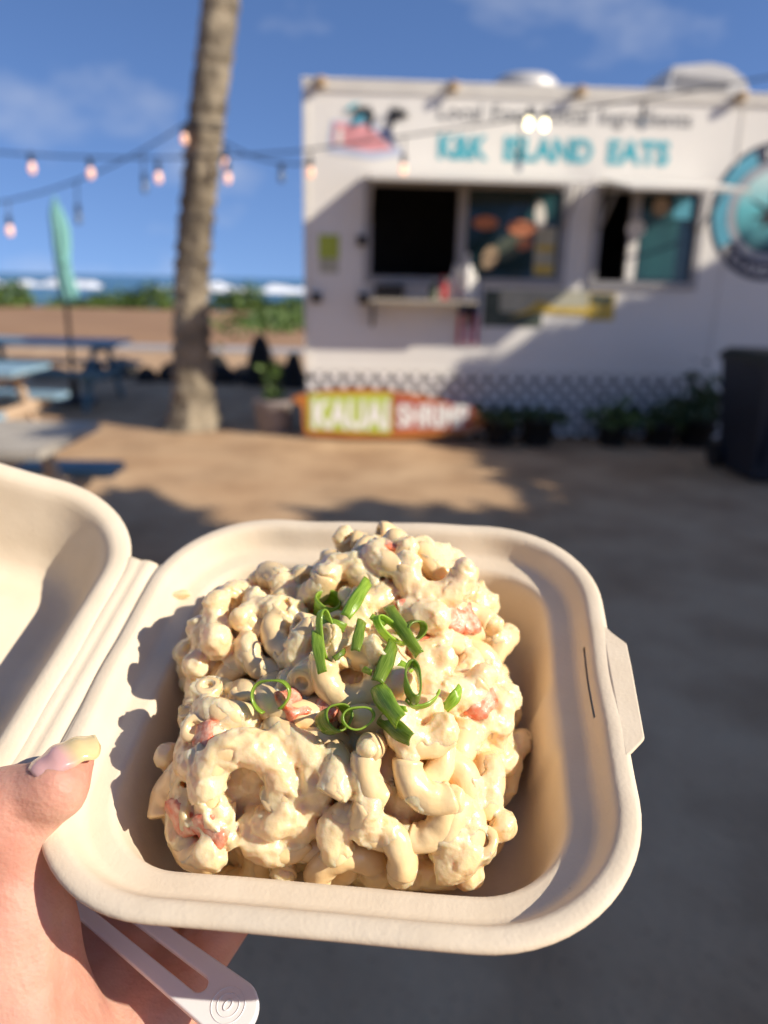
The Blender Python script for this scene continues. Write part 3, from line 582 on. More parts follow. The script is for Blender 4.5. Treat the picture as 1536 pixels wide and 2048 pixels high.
# ================================================================== FOREGROUND: takeout box, salad, hand, fork
def _rot(rx, ry, rz):
    c, s = math.cos, math.sin
    return np.array([[1, 0, 0], [0, c(rx), -s(rx)], [0, s(rx), c(rx)]]) @ np.array([[c(ry), 0, s(ry)], [0, 1, 0], [-s(ry), 0, c(ry)]]) @ np.array([[c(rz), -s(rz), 0], [s(rz), c(rz), 0], [0, 0, 1]])
RCb = _rot(2.1809, -.0325, -.1032); TCb = np.array([-.0092, .0479, .2305]); CW = np.c_[_rt, -_up, _fw]
A_ = CW @ RCb; T_ = CW @ TCb + CAM
BOX = Matrix([[*A_[0], T_[0]], [*A_[1], T_[1]], [*A_[2], T_[2]], [0, 0, 0, 1]])
EYE = RCb.T @ (-TCb)                                            # the viewer's position in the box's own frame
IR, IU, IN = RCb.T @ np.array([1., 0, 0]), RCb.T @ np.array([0, -1., 0]), RCb.T @ np.array([0, 0, -1.])
def pray(px, py): d = RCb.T @ np.array([(px-768)/1540, (py-1024)/1540, 1.]); return d/np.linalg.norm(d)
def p2l(px, py, z): d = pray(px, py); return EYE + d*((z-EYE[2])/d[2])

# ---- materials of the foreground
def bagasse():
    m = bpy.data.materials.new('bagasse'); m.use_nodes = True; t = m.node_tree; p = t.nodes['Principled BSDF']; l = t.links.new
    c = nn(t, 'ShaderNodeTexCoord'); p.inputs['Roughness'].default_value = .72; p.inputs['Specular IOR Level'].default_value = .25
    n1 = nn(t, 'ShaderNodeTexNoise'); n1.inputs['Scale'].default_value = 55; n1.inputs['Detail'].default_value = 6; l(c.outputs['Object'], n1.inputs[0])
    r1 = nn(t, 'ShaderNodeValToRGB'); r1.color_ramp.elements[0].position = .3; r1.color_ramp.elements[1].position = .7
    r1.color_ramp.elements[0].color = (.68, .57, .42, 1); r1.color_ramp.elements[1].color = (.73, .625, .475, 1); l(n1.outputs[0], r1.inputs[0])
    v = nn(t, 'ShaderNodeTexVoronoi'); v.inputs['Scale'].default_value = 130; l(c.outputs['Object'], v.inputs[0])
    r2 = nn(t, 'ShaderNodeValToRGB'); r2.color_ramp.elements[0].position = .035; r2.color_ramp.elements[1].position = .07; r2.color_ramp.elements[0].color = (.55, .42, .28, 1); r2.color_ramp.elements[1].color = (1, 1, 1, 1); l(v.outputs['Distance'], r2.inputs[0])
    n3 = nn(t, 'ShaderNodeTexNoise'); n3.inputs['Scale'].default_value = 40; l(c.outputs['Object'], n3.inputs[0])
    r3 = nn(t, 'ShaderNodeValToRGB'); r3.color_ramp.elements[0].position = .6; r3.color_ramp.elements[1].position = .66; l(n3.outputs[0], r3.inputs[0])
    mx = nn(t, 'ShaderNodeMixRGB', blend_type='MULTIPLY'); l(r3.outputs[0], mx.inputs[0]); l(r1.outputs[0], mx.inputs[1]); l(r2.outputs[0], mx.inputs[2]); l(mx.outputs[0], p.inputs['Base Color'])
    n2 = nn(t, 'ShaderNodeTexNoise'); n2.inputs['Scale'].default_value = 900; n2.inputs['Detail'].default_value = 3; l(c.outputs['Object'], n2.inputs[0])
    w_ = nn(t, 'ShaderNodeTexNoise'); w_.inputs['Scale'].default_value = 120; w_.inputs['Detail'].default_value = 4; l(c.outputs['Object'], w_.inputs[0])
    b1 = nn(t, 'ShaderNodeBump'); b1.inputs['Strength'].default_value = .2; b1.inputs['Distance'].default_value = .0005; l(n2.outputs[0], b1.inputs['Height'])
    b2 = nn(t, 'ShaderNodeBump'); b2.inputs['Strength'].default_value = .16; b2.inputs['Distance'].default_value = .0015; l(w_.outputs[0], b2.inputs['Height']); l(b1.outputs[0], b2.inputs['Normal']); l(b2.outputs[0], p.inputs['Normal'])
    return m
M['bagasse'] = bagasse()
M['pasta'] = mat('cooked pasta', (.85, .605, .295), .25, col2=(.88, .665, .365), vscale=160, bump=.25, bscale=420, bdist=.0008, sss=.12, sssr=(1, .68, .36), sss_scale=.0012, coat=.35)
M['sauce'] = mat('mayonnaise', (.87, .645, .35), .28, col2=(.90, .715, .445), vscale=110, bump=.42, bscale=560, bdist=.0008, sss=.75, sssr=(1, .70, .38), sss_scale=.0045, coat=.25)
M['crab'] = mat('red and white crab stick', (.84, .52, .36), .28, col2=(.76, .12, .04), vscale=330, bump=.8, bscale=500, bdist=.0008, sss=.4, sssr=(1, .4, .25), sss_scale=.002, coat=.2)
M['fork'] = mat('white plastic', (.80, .79, .78), .35, var=.02, vscale=60, bump=.05, bscale=300, bdist=.0005, sss=.15, sss_scale=.002, sssr=(1, .9, .8))
def green():
    m = bpy.data.materials.new('scallion'); m.use_nodes = True; t = m.node_tree; p = t.nodes['Principled BSDF']; l = t.links.new
    c = nn(t, 'ShaderNodeTexCoord'); n = nn(t, 'ShaderNodeTexNoise'); n.inputs['Scale'].default_value = 2.2; n.inputs['Detail'].default_value = 3; mp_ = nn(t, 'ShaderNodeMapping'); mp_.inputs[3].default_value = (1.2, 9, 1); l(c.outputs['UV'], mp_.inputs[0]); l(mp_.outputs[0], n.inputs[0])
    r = nn(t, 'ShaderNodeValToRGB'); r.color_ramp.elements[0].position = .3; r.color_ramp.elements[1].position = .75; r.color_ramp.elements[0].color = (.13, .25, .014, 1); r.color_ramp.elements[1].color = (.42, .56, .09, 1); l(n.outputs[0], r.inputs[0]); oi = nn(t, 'ShaderNodeObjectInfo'); mr_ = nn(t, 'ShaderNodeMapRange'); mr_.inputs[3].default_value = .65; mr_.inputs[4].default_value = 1.45; l(oi.outputs['Random'], mr_.inputs[0]); hv = nn(t, 'ShaderNodeHueSaturation'); l(mr_.outputs[0], hv.inputs[2]); l(r.outputs[0], hv.inputs[4]); l(hv.outputs[0], p.inputs['Base Color'])
    p.inputs['Roughness'].default_value = .22; p.inputs['Coat Weight'].default_value = .3
    tr_ = nn(t, 'ShaderNodeBsdfTranslucent'); hs = nn(t, 'ShaderNodeHueSaturation'); hs.inputs[2].default_value = 1.8; l(hv.outputs[0], hs.inputs[4]); l(hs.outputs[0], tr_.inputs[0])
    ms = nn(t, 'ShaderNodeMixShader'); ms.inputs[0].default_value = .38; l(p.outputs[0], ms.inputs[1]); l(tr_.outputs[0], ms.inputs[2]); l(ms.outputs[0], t.nodes['Material Output'].inputs[0])
    bp = nn(t, 'ShaderNodeBump'); bp.inputs['Strength'].default_value = .3; bp.inputs['Distance'].default_value = .0004; l(n.outputs[0], bp.inputs['Height']); l(bp.outputs[0], p.inputs['Normal'])
    return m
M['scallion'] = green()
def skin():
    m = bpy.data.materials.new('skin'); m.use_nodes = True; t = m.node_tree; p = t.nodes['Principled BSDF']; l = t.links.new
    c = nn(t, 'ShaderNodeTexCoord'); n = nn(t, 'ShaderNodeTexNoise'); n.inputs['Scale'].default_value = 45; n.inputs['Detail'].default_value = 5; l(c.outputs['Object'], n.inputs[0])
    r = nn(t, 'ShaderNodeValToRGB'); r.color_ramp.elements[0].position = .3; r.color_ramp.elements[1].position = .72; r.color_ramp.elements[0].color = (.53, .235, .165, 1); r.color_ramp.elements[1].color = (.64, .385, .285, 1); l(n.outputs[0], r.inputs[0]); l(r.outputs[0], p.inputs['Base Color'])
    p.inputs['Roughness'].default_value = .6; p.inputs['Subsurface Weight'].default_value = .45; p.inputs['Subsurface Radius'].default_value = (1, .32, .18); p.inputs['Subsurface Scale'].default_value = .004
    v = nn(t, 'ShaderNodeTexVoronoi'); v.inputs['Scale'].default_value = 900; l(c.outputs['Object'], v.inputs[0]); n2 = nn(t, 'ShaderNodeTexNoise'); n2.inputs['Scale'].default_value = 260; n2.inputs['Detail'].default_value = 4; l(c.outputs['Object'], n2.inputs[0])
    b1 = nn(t, 'ShaderNodeBump'); b1.inputs['Strength'].default_value = .22; b1.inputs['Distance'].default_value = .0004; l(v.outputs['Distance'], b1.inputs['Height'])
    b2 = nn(t, 'ShaderNodeBump'); b2.inputs['Strength'].default_value = .40; b2.inputs['Distance'].default_value = .0009; l(n2.outputs[0], b2.inputs['Height']); l(b1.outputs[0], b2.inputs['Normal'])
    mp_ = nn(t, 'ShaderNodeMapping'); mp_.inputs[2].default_value = (.3, .2, .5); mp_.inputs[3].default_value = (90, 520, 300); n3 = nn(t, 'ShaderNodeTexNoise'); n3.inputs['Scale'].default_value = 1; n3.inputs['Detail'].default_value = 3; l(c.outputs['Object'], mp_.inputs[0]); l(mp_.outputs[0], n3.inputs[0])
    b3 = nn(t, 'ShaderNodeBump'); b3.inputs['Strength'].default_value = .35; b3.inputs['Distance'].default_value = .0007; l(n3.outputs[0], b3.inputs['Height']); l(b2.outputs[0], b3.inputs['Normal']); l(b3.outputs[0], p.inputs['Normal'])
    return m
M['skin'] = skin()
def nail_mat():
    m = bpy.data.materials.new('gel nail'); m.use_nodes = True; t = m.node_tree; p = t.nodes['Principled BSDF']; l = t.links.new
    c = nn(t, 'ShaderNodeTexCoord'); s_ = nn(t, 'ShaderNodeSeparateXYZ'); l(c.outputs['UV'], s_.inputs[0]); r = nn(t, 'ShaderNodeValToRGB')
    r.color_ramp.elements[0].position = .42; r.color_ramp.elements[1].position = .62; r.color_ramp.elements[0].color = (.58, .34, .32, 1); r.color_ramp.elements[1].color = (.68, .53, .27, 1); l(s_.outputs[0], r.inputs[0]); l(r.outputs[0], p.inputs['Base Color'])
    p.inputs['Roughness'].default_value = .16; p.inputs['Coat Weight'].default_value = .6; p.inputs['Subsurface Weight'].default_value = .4; p.inputs['Subsurface Radius'].default_value = (1, .7, .5); p.inputs['Subsurface Scale'].default_value = .002
    n = nn(t, 'ShaderNodeTexNoise'); n.inputs['Scale'].default_value = 220; l(c.outputs['Object'], n.inputs[0]); b1 = nn(t, 'ShaderNodeBump'); b1.inputs['Strength'].default_value = .35; b1.inputs['Distance'].default_value = .0008; l(n.outputs[0], b1.inputs['Height']); l(b1.outputs[0], p.inputs['Normal'])
    return m
M['nail'] = nail_mat()

# ---- takeout box
HA, HR = .0775, .0407
def rring(inset, z, na=16, ns=37):
    r = max(HR-inset, .004); c = HA-HR; q = []
    for cx_, cy_, t0 in ((c, c, 0), (-c, c, math.pi/2), (-c, -c, math.pi), (c, -c, 1.5*math.pi)):
        ex = max(0, inset-(HR-.004))
        cc = (cx_-math.copysign(ex, cx_), cy_-math.copysign(ex, cy_))
        arc = [(cc[0]+r*math.cos(t), cc[1]+r*math.sin(t)) for t in np.linspace(t0, t0+math.pi/2, na)]
        q.append(arc)
    out = []
    for i in range(4):
        out += q[i]; a, b_ = q[i][-1], q[(i+1) % 4][0]
        for s in np.linspace(0, 1, ns+1)[1:-1]: out.append((a[0]+(b_[0]-a[0])*s, a[1]+(b_[1]-a[1])*s))
    return np.array([(x, y, z) for x, y in out])
def shell(name, prof, m, parent, slot=None, wob=.00022, seed=3):
    rings = [rring(i, z) for i, z in prof]; n = len(rings[0]); q = np.random.default_rng(seed); ph = q.uniform(0, 6, 8)
    ang = np.linspace(0, 2*math.pi, n, endpoint=False); V = []
    for k, r in enumerate(rings):
        wv = wob*(np.sin(3*ang+ph[0])+.7*np.sin(7*ang+ph[1])+.5*np.sin(13*ang+ph[2]))
        r = r.copy(); r[:, 2] += wv*(1 if k < 8 or k > len(rings)-6 else .5); d = r[:, :2]/np.linalg.norm(r[:, :2], axis=1)[:, None]; r[:, :2] += d*wv[:, None]*.8
        if slot and 14 < k < FLOOR_K-2:
            g = (r[:, 0] > .04)*np.exp(-(np.maximum(np.abs(r[:, 1]+.004)-.009, 0)/.0022)**2)*math.sin(math.pi*(k-14)/(FLOOR_K-16)); r[:, 0] -= .0016*g
        V.append(r)
    V = np.vstack(V); F = []; mR = len(rings)
    for k in range(mR):
        k2 = (k+1) % mR
        if k == FLOOR_K: continue
        for i in range(n):
            j = (i+1) % n
            if slot and k in slot:
                mid = (V[k*n+i]+V[k*n+j])/2
                if mid[0] > .05 and -.0085 < mid[1] < .0195: continue
            F.append((k*n+i, k*n+j, k2*n+j, k2*n+i))
    F.append(tuple(FLOOR_K*n+i for i in range(n))); F.append(tuple((FLOOR_K+1)*n+i for i in range(n))[::-1])
    o = mobj(name, V, F, m, parent, True); return o
box = empty('takeout_box', mat=BOX); tag(box, 'cream moulded-fibre clamshell takeout box held open in the hand', 'takeout box')
prof_t = [(.0012, -.0024), (.0001, -.0015), (.0, -.0008), (.0006, -.0001), (.0016, .0002), (.0042, .0002), (.0054, -.0003), (.0064, -.0016), (.0072, -.0032), (.00765, -.00405), (.0088, -.0060), (.0098, -.0072), (.0113, -.0078), (.0153, -.0082), (.0168, -.0088), (.0178, -.0108), (.0188, -.0145), (.0218, -.0270), (.0240, -.0340), (.0267, -.0385), (.0305, -.0408), (.0360, -.0412)]
FLOOR_K = len(prof_t)-1
prof_b = [(.0360, -.0424), (.0295, -.0421), (.0254, -.0395), (.0226, -.0345), (.0176, -.0145), (.0166, -.0110), (.0153, -.0095), (.0113, -.0090), (.0090, -.0082), (.0070, -.0053), (.00655, -.0045), (.0050, -.0016), (.0030, -.0012)]
ks = (8, FLOOR_K+10)
tray = shell('tray', prof_t+prof_b, M['bagasse'], box, slot=ks)
# locking tab
tp = [p2l(x, y, -.0004)[:2] for x, y in ((1212, 1240), (1222, 1266), (1253, 1289), (1262, 1330), (1289, 1477), (1285, 1483), (1266, 1503), (1270, 1525))]
tp = [(HA-.0018, tp[0][1]-.001)]+[tuple(p) for p in tp[1:-1]]+[(HA-.0018, tp[-1][1]+.001)]
tb = MB().prism(tp, -.0012, .00012, lambda x, y, h: (x, y, h)).obj('locking_tab', M['bagasse'], box)
bv = tb.modifiers.new('b', 'BEVEL'); bv.width = .0004; bv.segments = 2
# lid, swung open about the hinge at the left
PHI = math.radians(17.5); GAP = .008
lidM = Matrix.Translation((-HA, 0, 0)) @ Matrix.Rotation(PHI, 4, 'Y') @ Matrix.Translation((-GAP-HA, 0, 0))
prof_l = [(.0012, -.0024), (.0001, -.0015), (.0, -.0008), (.0006, -.0001), (.0018, .0003), (.0050, .0003), (.0068, -.0004), (.0082, -.0020), (.0092, -.0048), (.0120, -.0140), (.0155, -.0240), (.0180, -.0305), (.0215, -.0342), (.0260, -.0352), (.0290, -.0345), (.0320, -.0336), (.0350, -.0333)]
FLOOR_K = len(prof_l)-1
prof_lb = [(.0350, -.0345), (.0270, -.0362), (.0205, -.0352), (.0168, -.0310), (.0108, -.0140), (.0078, -.0040), (.0060, -.0016), (.0030, -.0012)]
lid = shell('lid', prof_l+prof_lb, M['bagasse'], box, seed=5); lid.matrix_local = lidM
# hinge strip: two folds between tray and lid
V = []; F = []; ny = 61; cs = [(0, -.0004), (.08, -.0003), (.13, -.0013), (.19, -.0003), (.35, .0003), (.52, .0002), (.62, -.0004), (.72, -.0002), (.88, .0002), (1, -.0004)]
for layer in (0, 1):
    for i in range(ny):
        y = -.0465+.093*i/(ny-1); e = max(0, abs(y)-(HA-HR)); dx = HR-math.sqrt(HR*HR-e*e)
        a = np.array([-HA+dx+.0012, y, 0]); bq = np.array(lidM @ Vector((HA-dx-.0012, y, 0)))
        for s, h in cs: p = a+(bq-a)*s; V.append((p[0], p[1], p[2]+h-.0010*layer))
k = len(cs)
for layer in (0, 1):
    o_ = layer*ny*k
    for i in range(ny-1):
        for j in range(k-1):
            f = (o_+i*k+j, o_+i*k+j+1, o_+(i+1)*k+j+1, o_+(i+1)*k+j); F.append(f if layer else f[::-1])
for i in (0, ny-1):
    for j in range(k-1): F.append((i*k+j, i*k+j+1, ny*k+i*k+j+1, ny*k+i*k+j))
mobj('hinge', V, F, M['bagasse'], box, True)

# ---- signed-distance sculpting
def surf_net(G, org, h):
    m = G < 0; nx, ny_, nz_ = G.shape
    c = np.zeros((nx-1, ny_-1, nz_-1), np.int8)
    for a in (0, 1):
        for b_ in (0, 1):
            for d in (0, 1): c += m[a:nx-1+a, b_:ny_-1+b_, d:nz_-1+d]
    act = (c > 0) & (c < 8); idx = np.argwhere(act); vid = np.full(act.shape, -1, np.int64); vid[act] = np.arange(len(idx))
    S = np.zeros((len(idx), 3)); cnt = np.zeros(len(idx))
    cor = [(a, b_, d) for a in (0, 1) for b_ in (0, 1) for d in (0, 1)]
    val = {q: G[idx[:, 0]+q[0], idx[:, 1]+q[1], idx[:, 2]+q[2]] for q in cor}
    for q in cor:
        for ax in range(3):
            if q[ax] == 0:
                q2 = list(q); q2[ax] = 1; q2 = tuple(q2); a, b_ = val[q], val[q2]; cr_ = (a < 0) != (b_ < 0); t = np.where(cr_, a/(a-b_+1e-20), 0)
                for e in range(3): S[:, e] += np.where(cr_, q[e]+(t if e == ax else 0), 0)
                cnt += cr_
    P = (idx+S/cnt[:, None])*h+np.asarray(org); Fq = []
    for ax in range(3):
        sl0 = [slice(None)]*3; sl1 = [slice(None)]*3; sl0[ax] = slice(0, -1); sl1[ax] = slice(1, None)
        a, b_ = m[tuple(sl0)], m[tuple(sl1)]; e = np.argwhere(a != b_); o1, o2 = [(1, 2), (2, 0), (0, 1)][ax]
        lim = np.array(act.shape); ok = (e[:, o1] > 0) & (e[:, o2] > 0) & (e[:, o1] < lim[o1]) & (e[:, o2] < lim[o2]); e = e[ok]
        def cell(d1, d2): q = e.copy(); q[:, o1] -= d1; q[:, o2] -= d2; return vid[q[:, 0], q[:, 1], q[:, 2]]
        Q = np.c_[cell(1, 1), cell(0, 1), cell(0, 0), cell(1, 0)]; fl_ = ~a[e[:, 0], e[:, 1], e[:, 2]]; Q[fl_] = Q[fl_][:, ::-1]; Fq.append(Q)
    return P, np.vstack(Fq)
def np_mesh(name, P, Q, m, smooth=True):
    me = bpy.data.meshes.new(name); me.vertices.add(len(P)); me.vertices.foreach_set('co', P.ravel().astype(np.float32)); me.loops.add(Q.size); me.loops.foreach_set('vertex_index', Q.ravel().astype(np.int32))
    me.polygons.add(len(Q)); me.polygons.foreach_set('loop_start', (np.arange(len(Q))*4).astype(np.int32)); me.polygons.foreach_set('loop_total', np.full(len(Q), 4, np.int32)); me.update(calc_edges=True); me.validate()
    me.polygons.foreach_set('use_smooth', [True]*len(me.polygons)); me.materials.append(m); return me
def lap(P, Q, it=1, f=.5):
    for _ in range(it):
        S = np.zeros_like(P); C = np.zeros(len(P))
        for a in range(4):
            i, j = Q[:, a], Q[:, (a+1) % 4]
            for e in range(3): S[:, e] += np.bincount(i, P[j, e], len(P))+np.bincount(j, P[i, e], len(P))
            C += np.bincount(i, minlength=len(P))+np.bincount(j, minlength=len(P))
        P = P+f*(S/np.maximum(C, 1)[:, None]-P)
    return P
def gnoise(shape, cells, seed):            # smooth noise on a grid, about -1..1
    q = np.random.default_rng(seed); A = q.uniform(-1, 1, [int(c)+4 for c in cells]).astype(np.float32)
    for ax in range(3):
        t = np.linspace(0, int(cells[ax]), shape[ax]); i = np.minimum(t.astype(int), int(cells[ax])-1); f = t-i
        W = np.stack([(1-f)**3/6, (3*f**3-6*f**2+4)/6, (-3*f**3+3*f**2+3*f+1)/6, f**3/6], 1).astype(np.float32); Mx = np.zeros((shape[ax], A.shape[ax]), np.float32)
        for k in range(4): Mx[np.arange(shape[ax]), i+k] += W[:, k]
        A = np.moveaxis(np.tensordot(Mx, A, (1, ax)), 0, ax)
    return A*1.9
def smin(a, b_, k): hh = np.clip(.5+.5*(b_-a)/k, 0, 1); return b_*(1-hh)+a*hh-k*hh*(1-hh)

# ---- the heap's body: mounds left by the scoop
MOUNDS = [((.005, .024, -.020), (.035, .028, .0410)), ((-.029, .013, -.022), (.027, .026, .035)), ((-.022, -.0265, -.024), (.025, .0235, .034)), ((.013, -.0275, -.024), (.027, .0235, .034)), ((.029, .002, -.024), (.015, .030, .029)), ((.0, -.004, -.022), (.034, .026, .037))]
def core(P):
    P = np.asarray(P); d = None
    for c, r in MOUNDS:
        q = (P-np.array(c))/np.array(r); k0 = np.linalg.norm(q, axis=-1); k1 = np.linalg.norm(q/np.array(r), axis=-1)+1e-9; e = k0*(k0-1)/k1
        d = e if d is None else smin(d, e, .006)
    return d
def core_n(p, h=.0008):
    g = np.array([core(p+np.eye(3)[i]*h)-core(p-np.eye(3)[i]*h) for i in range(3)]); return g/np.linalg.norm(g)
def hit_core(px, py, off=0.):
    d = pray(px, py); t = .10
    for _ in range(200):
        v = core(EYE+d*t)-off
        if v < 2e-5: break
        t += max(v*.7, 1e-4)
        if t > .4: return None
    return EYE+d*t
rg = np.random.default_rng(21)
KINDS = [(.0043, .0088, 190), (.0038, .0072, 150), (.0040, .0086, 120), (.0036, .0066, 170), (.0039, .0100, 75), (.0038, .0075, 200), (.0036, .0090, 60)]   # tube radius, bend radius, span in degrees
pieces = []      # (kind, centre, X axis, Y axis, Z axis): the bend lies in the XY plane, its middle on +X
def add_piece(kind, c, X, Y):
    X = X/np.linalg.norm(X); Y = Y-X*(Y@X); Y /= np.linalg.norm(Y); pieces.append((kind, np.array(c), X, Y, np.cross(X, Y)))
def hero(kind, px, py, ang, tilt=0., lift=.0015, yaw=0.):          # px,py: middle of the bend; ang: direction of its outside in the picture
    p = hit_core(px, py, lift)
    if p is None: return
    n = core_n(p); a = math.radians(ang); X = math.cos(a)*IR+math.sin(a)*IU; Y = -math.sin(a)*IR+math.cos(a)*IU; Nn = np.cross(X, Y)
    t = math.radians(tilt); X2 = X*math.cos(t)+Nn*math.sin(t); y = math.radians(yaw); Y2 = Y*math.cos(y)+Nn*math.sin(y)
    r, R, s = KINDS[kind]; add_piece(kind, p-X2/np.linalg.norm(X2)*R, X2, Y2)
for h_ in [(0, 470, 1497, 105, 0, .0035, 8), (3, 350, 1262, 170, 10, .001), (0, 868, 1195, 268, 5, .003), (5, 690, 1395, 255, 0, .003), (2, 685, 1132, 100, 25, .002), (4, 735, 1560, 200, 20, .002), (2, 840, 1585, 230, 15, .002), (4, 560, 1225, 80, 20, .002), (3, 455, 1425, 80, 70, .002), (1, 555, 1540, 20, 10, .003), (1, 540, 1700, 250, 20, .002), (2, 680, 1650, 150, 10, .002), (4, 800, 1700, 20, 30, .002), (2, 970, 1320, 40, 20, .001), (1, 880, 1650, 330, 10, .002), (4, 480, 1330, 120, 20, .001), (1, 600, 1310, 190, 10, .001), (3, 700, 1085, 100, 30, .0), (3, 810, 1085, 60, 30, .0), (2, 390, 1390, 120, 20, .001), (3, 640, 1480, 90, 40, .002), (2, 930, 1560, 20, 10, .001), (1, 420, 1590, 190, 10, .001), (4, 640, 1700, 270, 20, .001)]: hero(*h_)
tubes = [p for p in pieces]
def piece_pts(pc, n=7):
    k, c, X, Y, Z_ = pc; r, R, s = KINDS[k]; a = np.radians(np.linspace(-s/2, s/2, n)); return c+R*(np.cos(a)[:, None]*X+np.sin(a)[:, None]*Y)
allp = [piece_pts(p) for p in pieces]
hcs = [p[1] for p in pieces if KINDS[p[0]][2] > 170]; nh_ = len(hcs)
# the rest, strewn over the surface of the mounds with a minimum spacing
cand = 0; mids = [a[3] for a in allp]
while cand < 7000 and len(pieces) < 270:
    cand += 1
    c, r = MOUNDS[rg.integers(len(MOUNDS))]; d = rg.normal(size=3); d[2] = abs(d[2])*.85-.45; d /= np.linalg.norm(d); p = np.array(c)+d*np.array(r)
    if core(p) < -.0012 or p[2] < -.033 or abs(p[0]) > .056 or abs(p[1]) > .054: continue
    n = core_n(p); p = p-n*(core(p)-rg.uniform(-.0008, .0036))
    if min(np.linalg.norm(p-q) for q in mids) < .0076: continue
    k = int(rg.integers(len(KINDS))); m_ = n+rg.normal(size=3)*.8; m_ /= np.linalg.norm(m_); X = np.cross(m_, rg.normal(size=3)); X /= np.linalg.norm(X); Y = np.cross(m_, X)
    r_, R, s = KINDS[k]; pieces_n = len(pieces); add_piece(k, p-X*R, X, Y)
    pp_ = piece_pts(pieces[-1])
    if (nh_ and min(np.linalg.norm(pp_-hc, axis=1).min() for hc in hcs) < .0062) or core(pp_).max() > .0085 or np.abs(pp_[:, :2]).max() > .0575 or pp_[:, 2].min() < -.037 or min(np.linalg.norm(pp_[3]-q) for q in mids) < .0072: pieces.pop(); continue
    mids.append(p); allp.append(pp_)
def tray_gap(p):          # distance inside the tray's inner wall, negative outside
    p = np.atleast_2d(p); ins = np.interp(p[:, 2], [-.0412, -.0408, -.0385, -.034, -.027, -.0145, -.0108, -.0088, -.0078, 0, .05], [.034, .031, .0275, .025, .023, .020, .019, .018, .010, .006, .0])
    r = np.maximum(HR-ins, .008); hf = HA-ins; q = np.abs(p[:, :2])-(hf-r)[:, None]; return -(np.linalg.norm(np.maximum(q, 0), axis=1)+np.minimum(q.max(1), 0)-r)
pieces = [p for p in pieces if tray_gap(piece_pts(p)).min() > KINDS[p[0]][0]*.75 and piece_pts(p)[:, 2].min() > -.0362]
# red crab-stick chunks, named by where they show
CRAB = [(895, 1238, 1.0), (925, 1240, .9), (862, 1312, 1.0), (955, 1392, 1.05), (376, 1630, 1.0), (428, 1655, .95), (583, 1412, .8), (778, 1098, .8), (418, 1478, .75), (815, 1225, .7), (655, 1420, .6), (830, 1290, .7)]
crabs = []
for px, py, s in CRAB:
    p = hit_core(px, py, .0030)
    if p is None: continue
    n = core_n(p); u_ = np.cross(n, rg.normal(size=3)); u_ /= np.linalg.norm(u_); crabs.append((p, u_, np.cross(n, u_), n, s))

# ---- sauce: mayonnaise that wraps, bridges and half hides the pasta
h = .00056; lo = np.array([-.067, -.067, -.0425]); hi = np.array([.062, .062, .047]); shp = tuple(((hi-lo)/h).astype(int)+1)
ax_ = [lo[i]+h*np.arange(shp[i]) for i in range(3)]
ext = hi-lo
Nb = gnoise(shp, ext/.0085, 1); Nm = gnoise(shp, ext/.0034, 2); Nf = gnoise(shp, ext/.0015, 3); Ng = gnoise(shp, ext/.0010, 4)
G = np.empty(shp, np.float32)
for i in range(shp[0]):
    q = np.stack(np.meshgrid([ax_[0][i]], ax_[1], ax_[2], indexing='ij'), -1)[0]; G[i] = core(q)
G += .0034-.0014*Nb-.0008*Nm
Rg = (1-np.minimum(1, np.abs(Nm)*1.6))**2; Rg2 = (1-np.minimum(1, np.abs(Nf)*1.5))**2
TH = (-.00030+.0012*np.clip(Nb*1.4, -1, 1)+.00045*Nm+.0005*Rg).astype(np.float32)
def block(c, rad):
    i0 = np.maximum(((c-rad-lo)/h).astype(int), 0); i1 = np.minimum(((c+rad-lo)/h).astype(int)+2, shp)
    if (i1 <= i0).any(): return None, None
    sl = tuple(slice(a, b_) for a, b_ in zip(i0, i1)); return sl, np.stack(np.meshgrid(ax_[0][sl[0]], ax_[1][sl[1]], ax_[2][sl[2]], indexing='ij'), -1)-c
holes = []
for n_, (k, c, X, Y, Z_) in enumerate(pieces):
    r, R, s = KINDS[k]; sl, q = block(c, R+r+.004)
    if sl is None: continue
    x, y, z = q@X, q@Y, q@Z_; a = np.arctan2(y, x); hs_ = math.radians(s/2); ac = np.clip(a, -hs_, hs_)
    dd = np.sqrt((x-R*np.cos(ac))**2+(y-R*np.sin(ac))**2+z*z)
    dx = np.sqrt((np.hypot(x, y)-R)**2+z*z); dt_ = np.where(np.abs(a) > 2.6, 1., np.maximum(dx-r-TH[sl], (np.abs(a)-hs_+.05)*R)) if n_ % 2 == 0 else dd-r-TH[sl]
    G[sl] = smin(G[sl], dt_.astype(np.float32), .0011)
    dx = np.sqrt((np.hypot(x, y)-R)**2+z*z); end = (np.abs(a) < hs_+.35) & (np.abs(a) > hs_-.5); (holes.append if n_ % 2 == 0 else (lambda q_: None))((sl, np.where(end, .0020-dx, -1).astype(np.float32)))
for p, u_, v_, n_, s in crabs:
    sl, q = block(p, .012)
    if sl is None: continue
    x, y, z = np.abs(q@u_)-.0052*s, np.abs(q@v_)-.0036*s, np.abs(q@n_)-.0028*s; dd = np.sqrt(np.maximum(x, 0)**2+np.maximum(y, 0)**2+np.maximum(z, 0)**2)+np.minimum(np.maximum(np.maximum(x, y), z), 0)
    G[sl] = smin(G[sl], (dd+.0006-1.0*TH[sl]).astype(np.float32), .0010)
for i, (sl, f) in enumerate(holes):
    G[sl] = np.maximum(G[sl], f)
G -= .00040*Nf+.00022*Ng*(Nb > -.35)+.00030*Nm+.00045*Rg2*(TH > -.0004)
